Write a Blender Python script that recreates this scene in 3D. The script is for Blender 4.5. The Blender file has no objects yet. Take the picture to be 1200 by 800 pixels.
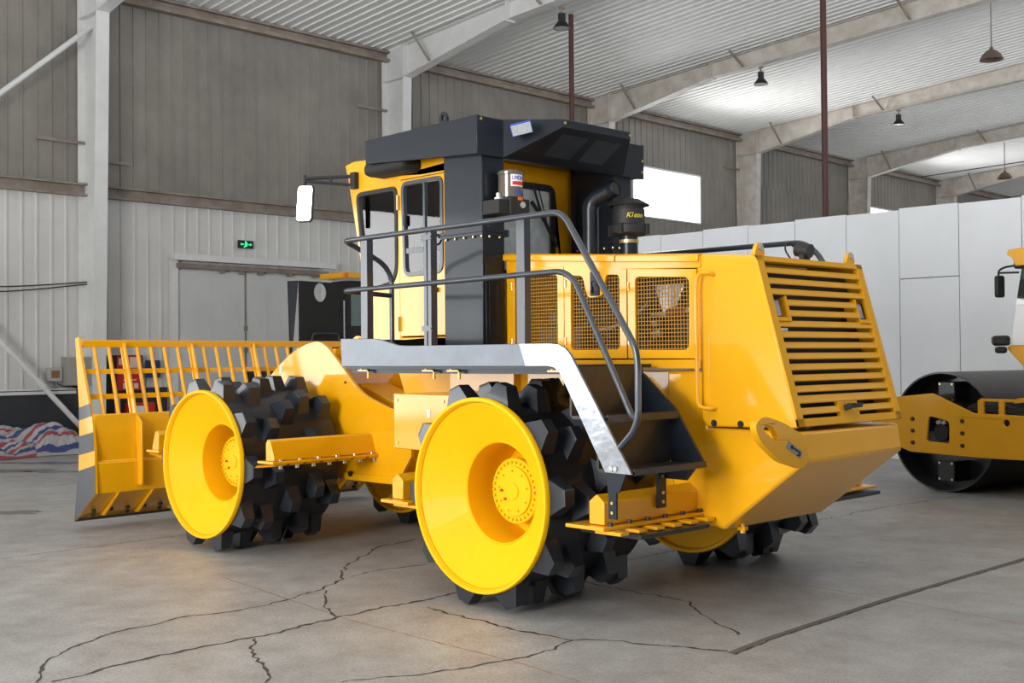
import bpy, bmesh, math, random
from mathutils import Vector, Matrix
from mathutils.geometry import tessellate_polygon
random.seed(7)
S = bpy.context.scene
COL = S.collection
PI = math.pi
T = Matrix.Translation
def RZ(a): return Matrix.Rotation(a, 4, 'Z')
ID = Matrix.Identity(4)
# the hall and the front half of the compactor are turned by 1.7 degrees against its rear half
FR = T((-3.6781, -0.0914, 0)) @ RZ(0.0292)
WORLD = {}

# ------------------------------------------------------------------ materials
def mat(name, col, rough=.5, metal=0, coat=0, var=0, vscale=6, bump=0, bscale=60, emit=0, spec=.5, col2=None, coat_rough=.08, cior=1.5):
    m = bpy.data.materials.new(name); m.use_nodes = True
    N, L = m.node_tree.nodes, m.node_tree.links
    b = N['Principled BSDF']
    b.inputs['Base Color'].default_value = (*col, 1)
    b.inputs['Roughness'].default_value = rough
    b.inputs['Metallic'].default_value = metal
    b.inputs['Coat Weight'].default_value = coat
    b.inputs['Coat Roughness'].default_value = coat_rough; b.inputs['Coat IOR'].default_value = cior
    b.inputs['Specular IOR Level'].default_value = spec
    if emit:
        b.inputs['Emission Color'].default_value = (*col, 1); b.inputs['Emission Strength'].default_value = emit
    if var or bump or col2:
        tc = N.new('ShaderNodeTexCoord')
    if var or col2:
        n = N.new('ShaderNodeTexNoise'); n.inputs['Scale'].default_value = vscale; n.inputs['Detail'].default_value = 6
        n.inputs['Roughness'].default_value = .65
        L.new(tc.outputs['Object'], n.inputs['Vector'])
        r = N.new('ShaderNodeValToRGB'); r.color_ramp.elements[0].position = .35; r.color_ramp.elements[1].position = .68
        c2 = col2 or tuple(c*(1-var) for c in col)
        r.color_ramp.elements[0].color = (*c2, 1); r.color_ramp.elements[1].color = (*col, 1)
        L.new(n.outputs['Fac'], r.inputs['Fac']); L.new(r.outputs['Color'], b.inputs['Base Color'])
    if bump:
        n2 = N.new('ShaderNodeTexNoise'); n2.inputs['Scale'].default_value = bscale; n2.inputs['Detail'].default_value = 3
        L.new(tc.outputs['Object'], n2.inputs['Vector'])
        bp = N.new('ShaderNodeBump'); bp.inputs['Strength'].default_value = bump; bp.inputs['Distance'].default_value = .02
        L.new(n2.outputs['Fac'], bp.inputs['Height']); L.new(bp.outputs['Normal'], b.inputs['Normal'])
    return m
Y = mat('yellow_paint', (.80, .370, .002), .42, coat=.75, var=.05, vscale=3, bump=.02, bscale=40, spec=.2, cior=1.65)
YD = mat('yellow_dish_paint', (.86, .465, .002), .55, coat=.04, var=.04, vscale=4, spec=.15)
Y2 = mat('deep_yellow_paint', (.74, .345, .002), .45, coat=.15, var=.05, vscale=3, spec=.25)
WIRE = mat('screen_wire', (.36, .17, .010), .6)
GD = mat('dark_grey_paint', (.008, .012, .019), .42, coat=.2, var=.15, vscale=8, spec=.3)
GS = mat('slate_steel', (.085, .10, .125), .3, metal=.3, coat=.35, var=.25, vscale=5, bump=.10, bscale=4)
GR = mat('rail_paint', (.026, .032, .043), .32, coat=.4)
BK = mat('black_drum_paint', (.009, .009, .011), .42, coat=.2, var=.3, vscale=9)
TK = mat('tooth_steel', (.018, .022, .030), .36, coat=.35, var=.35, vscale=12)
BR = mat('bare_brown_steel', (.06, .042, .03), .5, metal=.4, var=.5, vscale=30)
CH = mat('bright_bolt', (.55, .53, .48), .3, metal=.9)
BOLTY = mat('zinc_bolt', (.6, .45, .2), .35, metal=.8)
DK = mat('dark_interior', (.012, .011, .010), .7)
RUB = mat('black_rubber', (.012, .012, .013), .6)
BLU = mat('blue_plastic', (.02, .05, .45), .4)
LED = mat('led_lens', (.36, .38, .40), .25, bump=.6, bscale=90)
WHT = mat('white_plastic', (.8, .8, .8), .4)
RED = mat('red_paint', (.55, .03, .02), .5)
ORG = mat('orange_plastic', (.75, .16, .02), .35)
MIR = mat('mirror_glass', (.9, .92, .93), .03, metal=1)
PIPEI = mat('aluminium_pipe', (.62, .62, .62), .3, metal=.6)
HOSE = mat('red_brown_hose', (.16, .03, .015), .6)
GREYENG = mat('grey_engine_casting', (.10, .095, .09), .55, var=.3)
SEAT = mat('seat_fabric', (.03, .03, .033), .8)
STRIPE = mat('black_stripe_paint', (.035, .038, .045), .4, coat=.3)
CLEARB = mat('smoky_canister', (.12, .10, .08), .12, coat=1)
YEL_TXT = mat('yellow_lettering', (.75, .65, .05), .5)
STK = mat('grey_sticker', (.22, .22, .22), .5)

def checker(name, col, scale=34):
    m = mat(name, col, .38, metal=.3, coat=.15, var=.3, vscale=9); N, L = m.node_tree.nodes, m.node_tree.links
    tc = N.new('ShaderNodeTexCoord'); hs = []
    for ang in (.6, -.6):
        mp = N.new('ShaderNodeMapping'); mp.inputs['Rotation'].default_value = (ang, ang, ang); L.new(tc.outputs['Object'], mp.inputs['Vector'])
        v = N.new('ShaderNodeTexVoronoi'); v.inputs['Scale'].default_value = scale; v.inputs['Randomness'].default_value = .15
        L.new(mp.outputs[0], v.inputs['Vector']); hs.append(v)
    r = N.new('ShaderNodeMath'); r.operation = 'MINIMUM'; L.new(hs[0].outputs['Distance'], r.inputs[0]); L.new(hs[1].outputs['Distance'], r.inputs[1])
    q = N.new('ShaderNodeMath'); q.operation = 'LESS_THAN'; q.inputs[1].default_value = .26; L.new(r.outputs[0], q.inputs[0])
    b = N.new('ShaderNodeBump'); b.inputs['Strength'].default_value = .7; b.inputs['Distance'].default_value = .004; L.new(q.outputs[0], b.inputs['Height'])
    L.new(b.outputs['Normal'], N['Principled BSDF'].inputs['Normal']); return m
CK = checker('checker_plate', (.028, .027, .027))
CKR = checker('riser_plate', (.040, .036, .032))
def glass(name, tint, alpha, rough=.02, veil=0):
    m = bpy.data.materials.new(name); m.use_nodes = True
    N, L = m.node_tree.nodes, m.node_tree.links
    N.clear()
    o = N.new('ShaderNodeOutputMaterial'); t = N.new('ShaderNodeBsdfTransparent'); t.inputs[0].default_value = (*tint, 1)
    g = N.new('ShaderNodeBsdfGlossy'); g.inputs['Roughness'].default_value = rough; g.inputs[0].default_value = (1, 1, 1, 1)
    f = N.new('ShaderNodeFresnel'); f.inputs[0].default_value = 1.5
    a = N.new('ShaderNodeMath'); a.operation = 'MULTIPLY_ADD'; a.inputs[1].default_value = 1.0; a.inputs[2].default_value = alpha
    L.new(f.outputs[0], a.inputs[0])
    mx = N.new('ShaderNodeMixShader'); L.new(a.outputs[0], mx.inputs[0]); L.new(t.outputs[0], mx.inputs[1]); L.new(g.outputs[0], mx.inputs[2])
    if veil:
        df = N.new('ShaderNodeBsdfDiffuse'); df.inputs[0].default_value = (.85, .90, .92, 1); m3 = N.new('ShaderNodeMixShader')
        tc = N.new('ShaderNodeTexCoord'); ns = N.new('ShaderNodeTexNoise'); ns.inputs['Scale'].default_value = 14; ns.inputs['Detail'].default_value = 8
        mr = N.new('ShaderNodeMapRange'); mr.inputs[3].default_value = veil*.6; mr.inputs[4].default_value = veil*1.4
        L.new(tc.outputs['Object'], ns.inputs['Vector']); L.new(ns.outputs['Fac'], mr.inputs[0]); L.new(mr.outputs[0], m3.inputs[0])
        L.new(mx.outputs[0], m3.inputs[1]); L.new(df.outputs[0], m3.inputs[2]); L.new(m3.outputs[0], o.inputs[0])
    else: L.new(mx.outputs[0], o.inputs[0])
    return m
GLS = glass('cab_glass', (.95, .965, .965), .015)
GLR = glass('dusty_sheen_glass', (.95, .97, .97), .06, veil=.5)  # whitish veil: some dust, plus the bright reflection painted into the pane
GLG = glass('green_glass', (.16, .36, .32), .08)

# ------------------------------------------------------------------ mesh builder
def fillet(path, r, n=6):
    P = [Vector(p) for p in path]; out = [P[0]]
    for i in range(1, len(P)-1):
        a, b, c = P[i-1], P[i], P[i+1]
        d1, d2 = (a-b), (c-b)
        rr = min(r, d1.length*.48, d2.length*.48)
        p1, p2 = b+d1.normalized()*rr, b+d2.normalized()*rr
        for k in range(n+1):
            t = k/n
            out.append(p1*(1-t)**2 + b*2*t*(1-t) + p2*t*t)
    out.append(P[-1]); return out
def rpoly(pts, r, n=4):
    out = []; k = len(pts)
    for i in range(k):
        a, b, c = Vector(pts[i-1]), Vector(pts[i]), Vector(pts[(i+1) % k])
        d1, d2 = a-b, c-b
        rr = min(r, d1.length*.45, d2.length*.45)
        p1, p2 = b+d1.normalized()*rr, b+d2.normalized()*rr
        for j in range(n+1):
            t = j/n; q = p1*(1-t)**2 + b*2*t*(1-t) + p2*t*t
            out.append((q.x, q.y))
    return out
def spline(pts, n=6):
    out = []
    for i in range(len(pts)-1):
        p0 = Vector(pts[max(i-1, 0)]); p1 = Vector(pts[i]); p2 = Vector(pts[i+1]); p3 = Vector(pts[min(i+2, len(pts)-1)])
        for k in range(n):
            t = k/n
            q = .5*((2*p1)+(-p0+p2)*t+(2*p0-5*p1+4*p2-p3)*t*t+(-p0+3*p1-3*p2+p3)*t**3)
            out.append(tuple(q))
    out.append(tuple(pts[-1])); return out
def inset(poly, d):
    # offset of a roughly convex polygon towards its centre line
    k = len(poly); out = []
    area = sum(poly[i-1][0]*poly[i][1]-poly[i][0]*poly[i-1][1] for i in range(k))
    s = 1 if area > 0 else -1
    for i in range(k):
        a, b, c = Vector(poly[i-1]), Vector(poly[i]), Vector(poly[(i+1) % k])
        e1 = (b-a); e2 = (c-b)
        if e1.length < 1e-9: e1 = e2
        if e2.length < 1e-9: e2 = e1
        n1 = Vector((-e1.y, e1.x)).normalized()*s; n2 = Vector((-e2.y, e2.x)).normalized()*s
        m = (n1+n2); m = m.normalized() if m.length > 1e-6 else n1
        out.append((b.x+m.x*d/max(.5, m.dot(n1)), b.y+m.y*d/max(.5, m.dot(n1))))
    return out
class MB:
    def __init__(s): s.v = []; s.f = []; s.mi = []; s.cur = 0; s.mats = []
    def slot(s, i): s.cur = i; return s
    def face(s, *i): s.f.append(i); s.mi.append(s.cur)
    def add(s, vs): k = len(s.v); s.v += [tuple(p) for p in vs]; return k
    def hexa(s, p):            # 4 bottom + 4 top, same order
        k = s.add(p)
        for q in ((0,3,2,1),(4,5,6,7),(0,1,5,4),(1,2,6,5),(2,3,7,6),(3,0,4,7)): s.face(*[k+i for i in q])
        return s
    def box(s, x0, x1, y0, y1, z0, z1):
        return s.hexa([(x0,y0,z0),(x1,y0,z0),(x1,y1,z0),(x0,y1,z0),(x0,y0,z1),(x1,y0,z1),(x1,y1,z1),(x0,y1,z1)])
    def _p(s, ax, u, w, a):
        return (a,u,w) if ax == 'x' else (u,a,w) if ax == 'y' else (u,w,a)
    def prism(s, poly, ax, a0, a1): return s.plate(poly, [], ax, a0, a1)
    def plate(s, outer, holes, ax, a0, a1):
        loops = [outer]+list(holes)
        k0 = s.add([s._p(ax,u,w,a0) for l in loops for u,w in l]); k1 = s.add([s._p(ax,u,w,a1) for l in loops for u,w in l])
        if len(holes) > 2:
            bm = bmesh.new(); vs = []; ed = []
            for l in loops:
                q = [bm.verts.new((u,w,0)) for u,w in l]; vs += q
                ed += [bm.edges.new((q[i], q[(i+1) % len(q)])) for i in range(len(q))]
            bm.verts.index_update()
            bmesh.ops.triangle_fill(bm, use_beauty=True, use_dissolve=False, edges=ed)
            tris = [[v.index for v in f.verts] for f in bm.faces]; bm.free()
        else: tris = tessellate_polygon([[Vector((u,w,0)) for u,w in l] for l in loops])
        for t in tris:
            s.face(*[k0+i for i in t]); s.face(*[k1+i for i in reversed(t)])
        o = 0
        for l in loops:
            n = len(l)
            for i in range(n):
                j = (i+1) % n; s.face(k0+o+i, k0+o+j, k1+o+j, k1+o+i)
            o += n
        return s
    def loft(s, rings, closed=True, cap=True):
        n = len(rings[0]); ks = [s.add(r) for r in rings]
        for a, b in zip(ks, ks[1:]):
            for i in range(n if closed else n-1):
                j = (i+1) % n; s.face(a+i, a+j, b+j, b+i)
        if cap: s.face(*[ks[0]+i for i in range(n)][::-1]); s.face(*[ks[-1]+i for i in range(n)])
        return s
    def tube(s, path, r, n=10, cap=True):
        P = [Vector(p) for p in path]; rings = []; u = None
        for i, p in enumerate(P):
            d = (P[min(i+1, len(P)-1)]-P[max(i-1, 0)]).normalized()
            if u is None:
                u = d.orthogonal().normalized()
            else:
                u = (u-d*u.dot(d)).normalized()
            w = d.cross(u)
            rings.append([p+(u*math.cos(2*PI*k/n)+w*math.sin(2*PI*k/n))*r for k in range(n)])
        return s.loft(rings, True, cap)
    def cyl(s, p0, p1, r, n=16, r1=None):
        p0, p1 = Vector(p0), Vector(p1); d = (p1-p0).normalized(); u = d.orthogonal().normalized(); w = d.cross(u)
        r1 = r if r1 is None else r1
        return s.loft([[p+(u*math.cos(2*PI*k/n)+w*math.sin(2*PI*k/n))*q for k in range(n)] for p, q in ((p0,r),(p1,r1))])
    def lathe(s, prof, c=(0,0,0), ax='z', n=32, cap0=False, cap1=False):
        rings = []
        for r, h in prof:
            ring = []
            for k in range(n):
                a = 2*PI*k/n; x, y = r*math.cos(a), r*math.sin(a)
                q = (h,x,y) if ax == 'x' else (x,h,y) if ax == 'y' else (x,y,h)
                ring.append((c[0]+q[0], c[1]+q[1], c[2]+q[2]))
            rings.append(ring)
        ks = [s.add(r) for r in rings]
        for a, b in zip(ks, ks[1:]):
            for i in range(n):
                j = (i+1) % n; s.face(a+i, a+j, b+j, b+i)
        if cap0: s.face(*[ks[0]+i for i in range(n)])
        if cap1: s.face(*[ks[-1]+i for i in range(n)])
        return s
    def mesh(s, name, mats, smooth=.6):
        me = bpy.data.meshes.new(name); me.from_pydata(s.v, [], s.f)
        for m in (mats if isinstance(mats, (list, tuple)) else [mats]): me.materials.append(m)
        for p, i in zip(me.polygons, s.mi): p.material_index = i
        bm = bmesh.new(); bm.from_mesh(me)
        bmesh.ops.recalc_face_normals(bm, faces=bm.faces); bm.to_mesh(me); bm.free()
        if smooth:
            for p in me.polygons: p.use_smooth = True
            me.set_sharp_from_angle(angle=smooth)
        return me
    def build(s, name, mats, parent=None, basis=ID, smooth=.6, bevel=0, label=None):
        o = link(name, s.mesh(name, mats, smooth), parent, basis)
        if bevel:
            b = o.modifiers.new('bevel', 'BEVEL'); b.width = bevel; b.segments = 2; b.limit_method = 'ANGLE'; b.angle_limit = .7
        if label: o['label'] = label
        return o
def bolts(name, spots, d, r, h, m, parent, basis=ID, n=8):
    k = MB().cyl((0,0,0), tuple(Vector(d)*h), r, n); me = k.mesh(name, m)
    for p in spots: link(name, me, parent, basis @ T(p))
def link(name, data, parent=None, basis=ID):
    o = bpy.data.objects.new(name, data); COL.objects.link(o)
    o.matrix_basis = basis; WORLD[o.name] = basis.copy()
    if parent:
        o.parent = parent; o.matrix_parent_inverse = WORLD[parent.name].inverted()
    return o
def thing(name, label, cat, basis=ID, group=None):
    o = link(name, None, None, basis); o.empty_display_size = .2
    return tag(o, label, cat, group)
def tag(o, label, cat, group=None, kind=None):
    o['label'] = label; o['category'] = cat
    if group: o['group'] = group
    if kind: o['kind'] = kind
    return o
def text_mesh(name, body, size, basis, m, parent, extrude=.001, shear=0):
    c = bpy.data.curves.new(name, 'FONT'); c.body = body; c.size = size; c.extrude = extrude; c.align_x = 'CENTER'; c.align_y = 'CENTER'; c.shear = shear
    t = bpy.data.objects.new(name, c); COL.objects.link(t)
    dg = bpy.context.evaluated_depsgraph_get()
    me = bpy.data.meshes.new_from_object(t.evaluated_get(dg)); COL.objects.unlink(t); bpy.data.objects.remove(t)
    me.materials.clear(); me.materials.append(m)
    return link(name, me, parent, basis)
def axes(o, x, y):          # basis whose local x,y run along the given world directions
    x = Vector(x).normalized(); z = x.cross(Vector(y)).normalized(); y = z.cross(x)
    m = Matrix((x, y, z)).transposed().to_4x4(); m.translation = o
    return m

# ================================================================== THE COMPACTOR
W = 3.41                       # overall width over the drums, near side at y = 0
ZC = .79
ROOT = thing('landfill_compactor', 'large yellow landfill compactor with spiked steel drums, dozer blade and dark canopy', 'compactor', T((-1.8, 1.7, 0)))

# ---- wheels
def tooth_mesh():
    m = MB(); r0, r1 = .655, .797
    a, b, cx, cy = .128, .058, .066, .052
    base = [(-a,-cx,r0),(a,-cx,r0),(a,cx,r0),(-a,cx,r0)]
    mid = [(-b*1.05,-cy,r1-.018),(b*1.05,-cy,r1-.018),(b*1.05,cy,r1-.018),(-b*1.05,cy,r1-.018)]
    top = [(-b*.9,-cy*.9,r1),(b*.9,-cy*.9,r1),(b*.9,cy*.9,r1),(-b*.9,cy*.9,r1)]
    m.loft([base, mid, top])
    return m.mesh('tooth', TK, .3)
TOOTH = tooth_mesh()
ROWS = [.10, .33, .56, .79, .985]
PH = [-2, -7, 7, 17, 10]
def wheel(basis, phase, near, full):
    m = MB()
    m.lathe([(.64,.03),(.668,.03),(.668,1.07),(.62,1.07)], ax='y', n=72)
    m.lathe([(.62,1.07),(.05,1.07)], ax='y', n=72)
    if not near: m = MB().lathe([(.64,.03),(.668,.03),(.668,1.05),(.64,1.05)], ax='y', n=72)
    w = m.build('wheel', BK, ROOT, basis)
    def dish(y0, sgn):
        d = MB()
        d.lathe([(.668,.05),(.680,.035),(.680,.006),(.674,-.004),(.655,-.004),(.648,.006),(.640,.035),(.600,.062),(.372,.222),(.366,.226),(.362,.222),(.352,.232),(.350,.60)] if near else
                [(.668,.05),(.680,.035),(.680,.006),(.674,-.004),(.655,-.004),(.648,.006),(.640,.04),(.30,.16),(.05,.16)], ax='y', n=72)
        if sgn < 0: d.v = [(x, y0-y, z) for x, y, z in d.v]
        return d.build('wheel_dish', YD, w, basis)
    if near:
        dish(0, 1)
        h = MB()
        h.lathe([(.15,.60),(.15,.48),(.30,.60)], ax='y', n=40)
        h.lathe([(.352,.60),(.0001,.60)], ax='y', n=48)
        h.lathe([(.17,.6),(.17,.42),(.225,.42),(.236,.41),(.236,.375),(.23,.368),(.178,.368),(.176,.352),(.06,.350),(.058,.342),(.0001,.342)], ax='y', n=48)
        hb = h.build('wheel_hub', YD, w, basis)
        ring_ = [2*PI*k/30 for k in range(30)]
        bolts('hub_bolt', [(.205*math.cos(a),.37,.205*math.sin(a)) for a in ring_], (0,-1,0), .0095, .02, YD, hb, basis)
        bolts('hub_screw', [(.145*math.cos(a),.358,.145*math.sin(a)) for a in [2*PI*k/9+.2 for k in range(9)]], (0,-1,0), .007, .02, YD, hb, basis)
        bolts('red_paint_mark', [(.222*math.cos(a),.37,.222*math.sin(a)) for a in (PI, 0.02)]+[(-.075,.352,-.06),(-.11,.35,0)], (0,-1,0), .010, .018, RED, hb, basis)
    else:
        dish(1.08, -1)
        MB().lathe([(.64,.03),(.3,.1),(.0001,.1)], ax='y', n=48).build('wheel_dish', YD, w, basis)
    st = MB()
    for i, (y, ph) in enumerate(zip(ROWS, PH)):
        for k in range(10):
            a = math.radians(phase+ph+36*k)
            M = basis @ T((0, y, 0)) @ Matrix.Rotation(PI/2-a, 4, 'Y')
            if full: link('tooth', TOOTH, w, M)
            else:
                L = T((0, y, 0)) @ Matrix.Rotation(PI/2-a, 4, 'Y')
                k0 = st.add([L @ v.co for v in TOOTH.vertices])
                for p in TOOTH.polygons: st.face(*[k0+q for q in p.vertices])
    if not full:
        o = st.build('tooth', TK, w, basis, smooth=.3); o['kind'] = 'stuff'
    return w
RA = T((0, 0, ZC)); FA = FR @ T((0, 0, ZC))
def mirror_y(b): return b
wheel(RA, 5, True, True)
wheel(FA, 0, True, True)
# far drums: inner dish faces the camera
wheel(T((0, 2.33, 0)) @ RA @ T((0, 1.08, 0)) @ Matrix.Scale(-1, 4, (0,1,0)) if False else T((0, W, ZC)) @ RZ(PI), 8, False, False)
wheel(FR @ T((0, W, ZC)) @ RZ(PI), 3, False, False)

# ---- rear frame and counterweight
m = MB()
m.box(-1.55, 1.0, 1.14, 2.27, .55, 1.64)
rf = m.build('rear_frame', Y, ROOT, bevel=.01)
m = MB()
m.prism([(.82,1.64),(.82,1.02),(.88,.72),(1.02,.60),(1.29,.562),(1.947,1.065),(1.915,1.252),(1.17,1.252),(1.15,1.64)], 'y', 1.083, 2.327)
cw = m.build('counterweight', Y, ROOT, bevel=.022)
b = MB(); b.cyl((1.33,1.25,.60),(1.33,1.25,.53),.018,8); b.box(1.30,1.36,1.23,1.27,.55,.575); b.build('drain_fitting', Y, cw)
# tow eye standing out from the corner
th = MB()
out = rpoly([(1.09,1.215),(.80,1.33),(.60,1.375),(.50,1.325),(.56,1.22),(.77,1.085),(1.02,1.022),(1.09,1.06)], .07)
hole = rpoly([(.70,1.305),(.60,1.325),(.60,1.285),(.72,1.215),(.76,1.23)], .03)
th.plate(out, [hole], 'x', 1.905, 1.95)
te = th.build('tow_eye', Y2, ROOT, bevel=.006)
d = MB(); d.hexa([(1.951,.83,1.17),(1.951,.99,1.09),(1.951,1.02,1.13),(1.951,.86,1.21),(1.953,.83,1.17),(1.953,.99,1.09),(1.953,1.02,1.13),(1.953,.86,1.21)])
dl = d.build('decal', STK, te, label='grey sticker with a black hook sign')
d = MB(); d.tube(fillet([(1.954,.885,1.175),(1.954,.94,1.15),(1.954,.985,1.13),(1.954,.985,1.11),(1.954,.955,1.115)],.02), .006, 6); d.cyl((1.952,.9,1.168),(1.955,.9,1.168),.014,10); d.build('hook_sign', DK, te)
b = MB()
# ---- engine hood
def ztop(x):
    P = [(-.78,2.575),(.4,2.488),(1.156,2.44),(1.612,2.402)]
    for (x0,z0),(x1,z1) in zip(P, P[1:]):
        if x <= x1: return z0+(z1-z0)*(x-x0)/(x1-x0)
    return P[-1][1]
m = MB()
# shell: far wall, front wall, sill, bulkheads, top rail and corner posts (the doors close the near side)
yn, yf = 1.045, 2.365
m.prism([(-.77,1.655),(1.14,1.655),(1.14,ztop(1.14)-.03),(.4,ztop(.4)-.03),(-.77,ztop(-.77)-.03)], 'y', yf-.03, yf)
m.box(-.77,-.74,yn,yf,1.655,2.54)
m.box(-.77,1.156,yn-.012,yf,1.655,1.72)
m.box(-.77,-.705,yn-.008,1.09,1.72,2.52)
m.prism([(-.77,2.43),(1.156,2.345),(1.156,2.43),(.4,2.47),(-.77,2.55)], 'y', yn-.01, yn+.05)
m.box(1.12,1.16,yn,yf,1.655,2.40)
hd = m.build('engine_hood', Y, ROOT, bevel=.006)
for x0, x1 in ((-.79,.396),(.404,1.15)):
    m = MB()
    pr = [(yn-.03,-.055),(yn-.03,-.008),(yn-.012,.004),(2.40-.03,.004),(2.44-.03,-.008),(2.44-.03,-.055)]
    m.loft([[(x0,y,ztop(x0)+z) for y,z in pr],[(x1,y,ztop(x1)+z) for y,z in pr]])
    m.build('hood_cover', Y, hd, bevel=.006)
def door(x0, x1, z0, z1, x0t, x1t, z0t, z1t, hole, latch=None, pad=.018):
    m = MB()
    out = [(x0,z0),(x1,z0t),(x1t,z1t),(x0t,z1)]
    m.plate(out, [hole], 'y', 1.022, 1.046)
    d = m.build('engine_door', Y, ROOT, bevel=.004)
    xs = [p[0] for p in hole]; zs = [p[1] for p in hole]
    s = MB(); a0, a1, b0, b1 = min(xs)-pad, max(xs)+pad, min(zs)-pad, max(zs)+pad
    nx = round((a1-a0)/.0275); nz = round((b1-b0)/.0275)
    for i in range(nx+1):
        x = a0+(a1-a0)*i/nx; s.box(x-0.0027, x+0.0027, 1.047, 1.052, b0, b1)
    for i in range(nz+1):
        z = b0+(b1-b0)*i/nz; s.box(a0, a1, 1.0465, 1.0515, z-0.0027, z+0.0027)
    s.build('mesh_screen', WIRE, d, smooth=0)
    if latch:
        l = MB(); x, z = latch
        l.plate(rpoly([(x-.042,z-.09),(x+.042,z-.09),(x+.042,z+.09),(x-.042,z+.09)],.012),[rpoly([(x-.028,z-.07),(x+.028,z-.07),(x+.028,z+.02),(x-.028,z+.02)],.01)],'y',1.008,1.024)
        l.box(x-.028,x+.028,1.02,1.03,z-.07,z+.02); l.box(x-.02,x+.02,1.010,1.024,z-.02,z+.015)
        l.build('door_latch', GD, d)
    h = MB()
    for z in (z0+.13, z1-.13): h.cyl((x0+.012,1.018,z-.03),(x0+.012,1.018,z+.03),.009,8)
    h.build('hinge', Y, d)
    return d
door(-.70,-.125,1.735,2.44,-.70,-.120,1.735,2.432, rpoly([(-.665,1.80),(-.19,1.80),(-.19,2.37),(-.665,2.395)],.03))
h2 = [(-.05,1.795),(.438,1.795),(.438,2.34),(.35,2.345),(.31,2.345),(.275,2.20),(.225,2.185),(.14,2.185),(.115,2.21),(.075,2.352),(-.05,2.36)]
door(-.115,.502,1.733,2.430,-.115,.506,1.730,2.375, rpoly(h2,.035), latch=(.205,2.285))
door(.514,1.122,1.728,2.378,.514,1.130,1.725,2.338, rpoly([(.585,1.79),(1.062,1.785),(1.068,2.285),(.585,2.315)],.045))
# engine seen through the screens
e = MB(); e.box(-.6,1.05,1.45,2.0,1.66,2.02); e.box(-.3,.5,1.5,1.95,2.02,2.25); e.cyl((-.1,1.4,2.05),(.45,1.4,2.05),.10,16)
for k in range(6): e.cyl((-.3+k*.16,1.44,1.9),(-.3+k*.16,1.36,1.9),.035,10)
e.box(-.70,1.11,1.62,1.66,1.73,2.37); eng = e.build('engine', DK, ROOT, bevel=.01)  # the thin dark bulkhead is added to darken the hood interior
e = MB(); e.box(.86,.95,1.30,1.42,1.72,2.2); e.hexa([(.60,1.32,2.05),(.70,1.32,2.05),(.70,1.36,2.05),(.60,1.36,2.05),(.52,1.32,2.27),(.80,1.32,2.27),(.80,1.36,2.27),(.52,1.36,2.27)])
e.build('fan_shroud', PIPEI, eng, bevel=.004)
e = MB(); e.tube(fillet([(.50,1.32,2.05),(.62,1.32,2.05),(.76,1.32,2.06),(.88,1.32,2.08)],.03), .022, 10); e.tube(fillet([(-.05,1.30,1.95),(.12,1.30,1.96),(.36,1.30,2.05),(.48,1.30,2.14)],.1), .014, 8)
e.tube([(.52,1.30,1.90),(.60,1.30,1.92)], .03, 8); e.tube([(.52,1.30,1.98),(.58,1.30,1.99)], .025, 8)
e.build('steel_pipe', PIPEI, eng)
e = MB(); e.cyl((.66,1.32,2.05),(.82,1.32,2.07),.045,14); e.build('rubber_hose', HOSE, eng)
e = MB(); e.box(-.66,-.2,1.30,1.36,1.70,1.98); e.cyl((-.42,1.25,1.86),(-.42,1.30,1.86),.05,14); e.box(-.5,-.38,1.24,1.29,2.0,2.1); e.cyl((.06,1.28,1.76),(.16,1.28,1.76),.05,12); e.build('fuel_filter', GREYENG, eng, bevel=.005)
# ---- big side panel behind the doors
m = MB()
pan = [(1.158,1.31),(1.20,1.262),(1.912,1.275),(1.612,2.395),(1.160,2.432)]
m.prism(pan, 'y', 1.032, 1.06); m.prism(pan, 'y', 2.35, 2.378)
m.prism([(1.16,2.40),(1.612,2.36),(1.612,2.402),(1.16,2.440)], 'y', 1.034, 2.376)
sp = m.build('rear_side_panel', Y, ROOT, bevel=.012)
m = MB(); m.tube(fillet([(1.19,1.04,2.32),(1.19,.985,2.32),(1.225,.975,2.32),(1.29,.975,2.28),(1.275,.975,1.50),(1.20,.975,1.40),(1.29,1.04,1.39)],.05), .013, 10)
m.tube(fillet([(1.19,1.035,2.325),(1.205,.99,2.32),(1.205,.99,1.45),(1.235,.99,1.40),(1.28,1.035,1.385)],.04), .016, 10) if False else None
MB().tube(fillet([(1.275,1.035,2.29),(1.262,.975,2.305),(1.19,.975,2.305),(1.165,.975,2.24),(1.165,.975,1.46),(1.175,.975,1.40),(1.26,.985,1.385),(1.28,1.035,1.39)],.045), .014, 10).build('grab_handle', Y, sp)
for x in (1.262,1.477,1.69):
    m = MB(); m.cyl((x,1.034,1.288),(x,1.026,1.288),.024,12); m.cyl((x,1.03,1.288),(x,1.014,1.288),.014,6); m.build('bolt', DK, sp)
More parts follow.
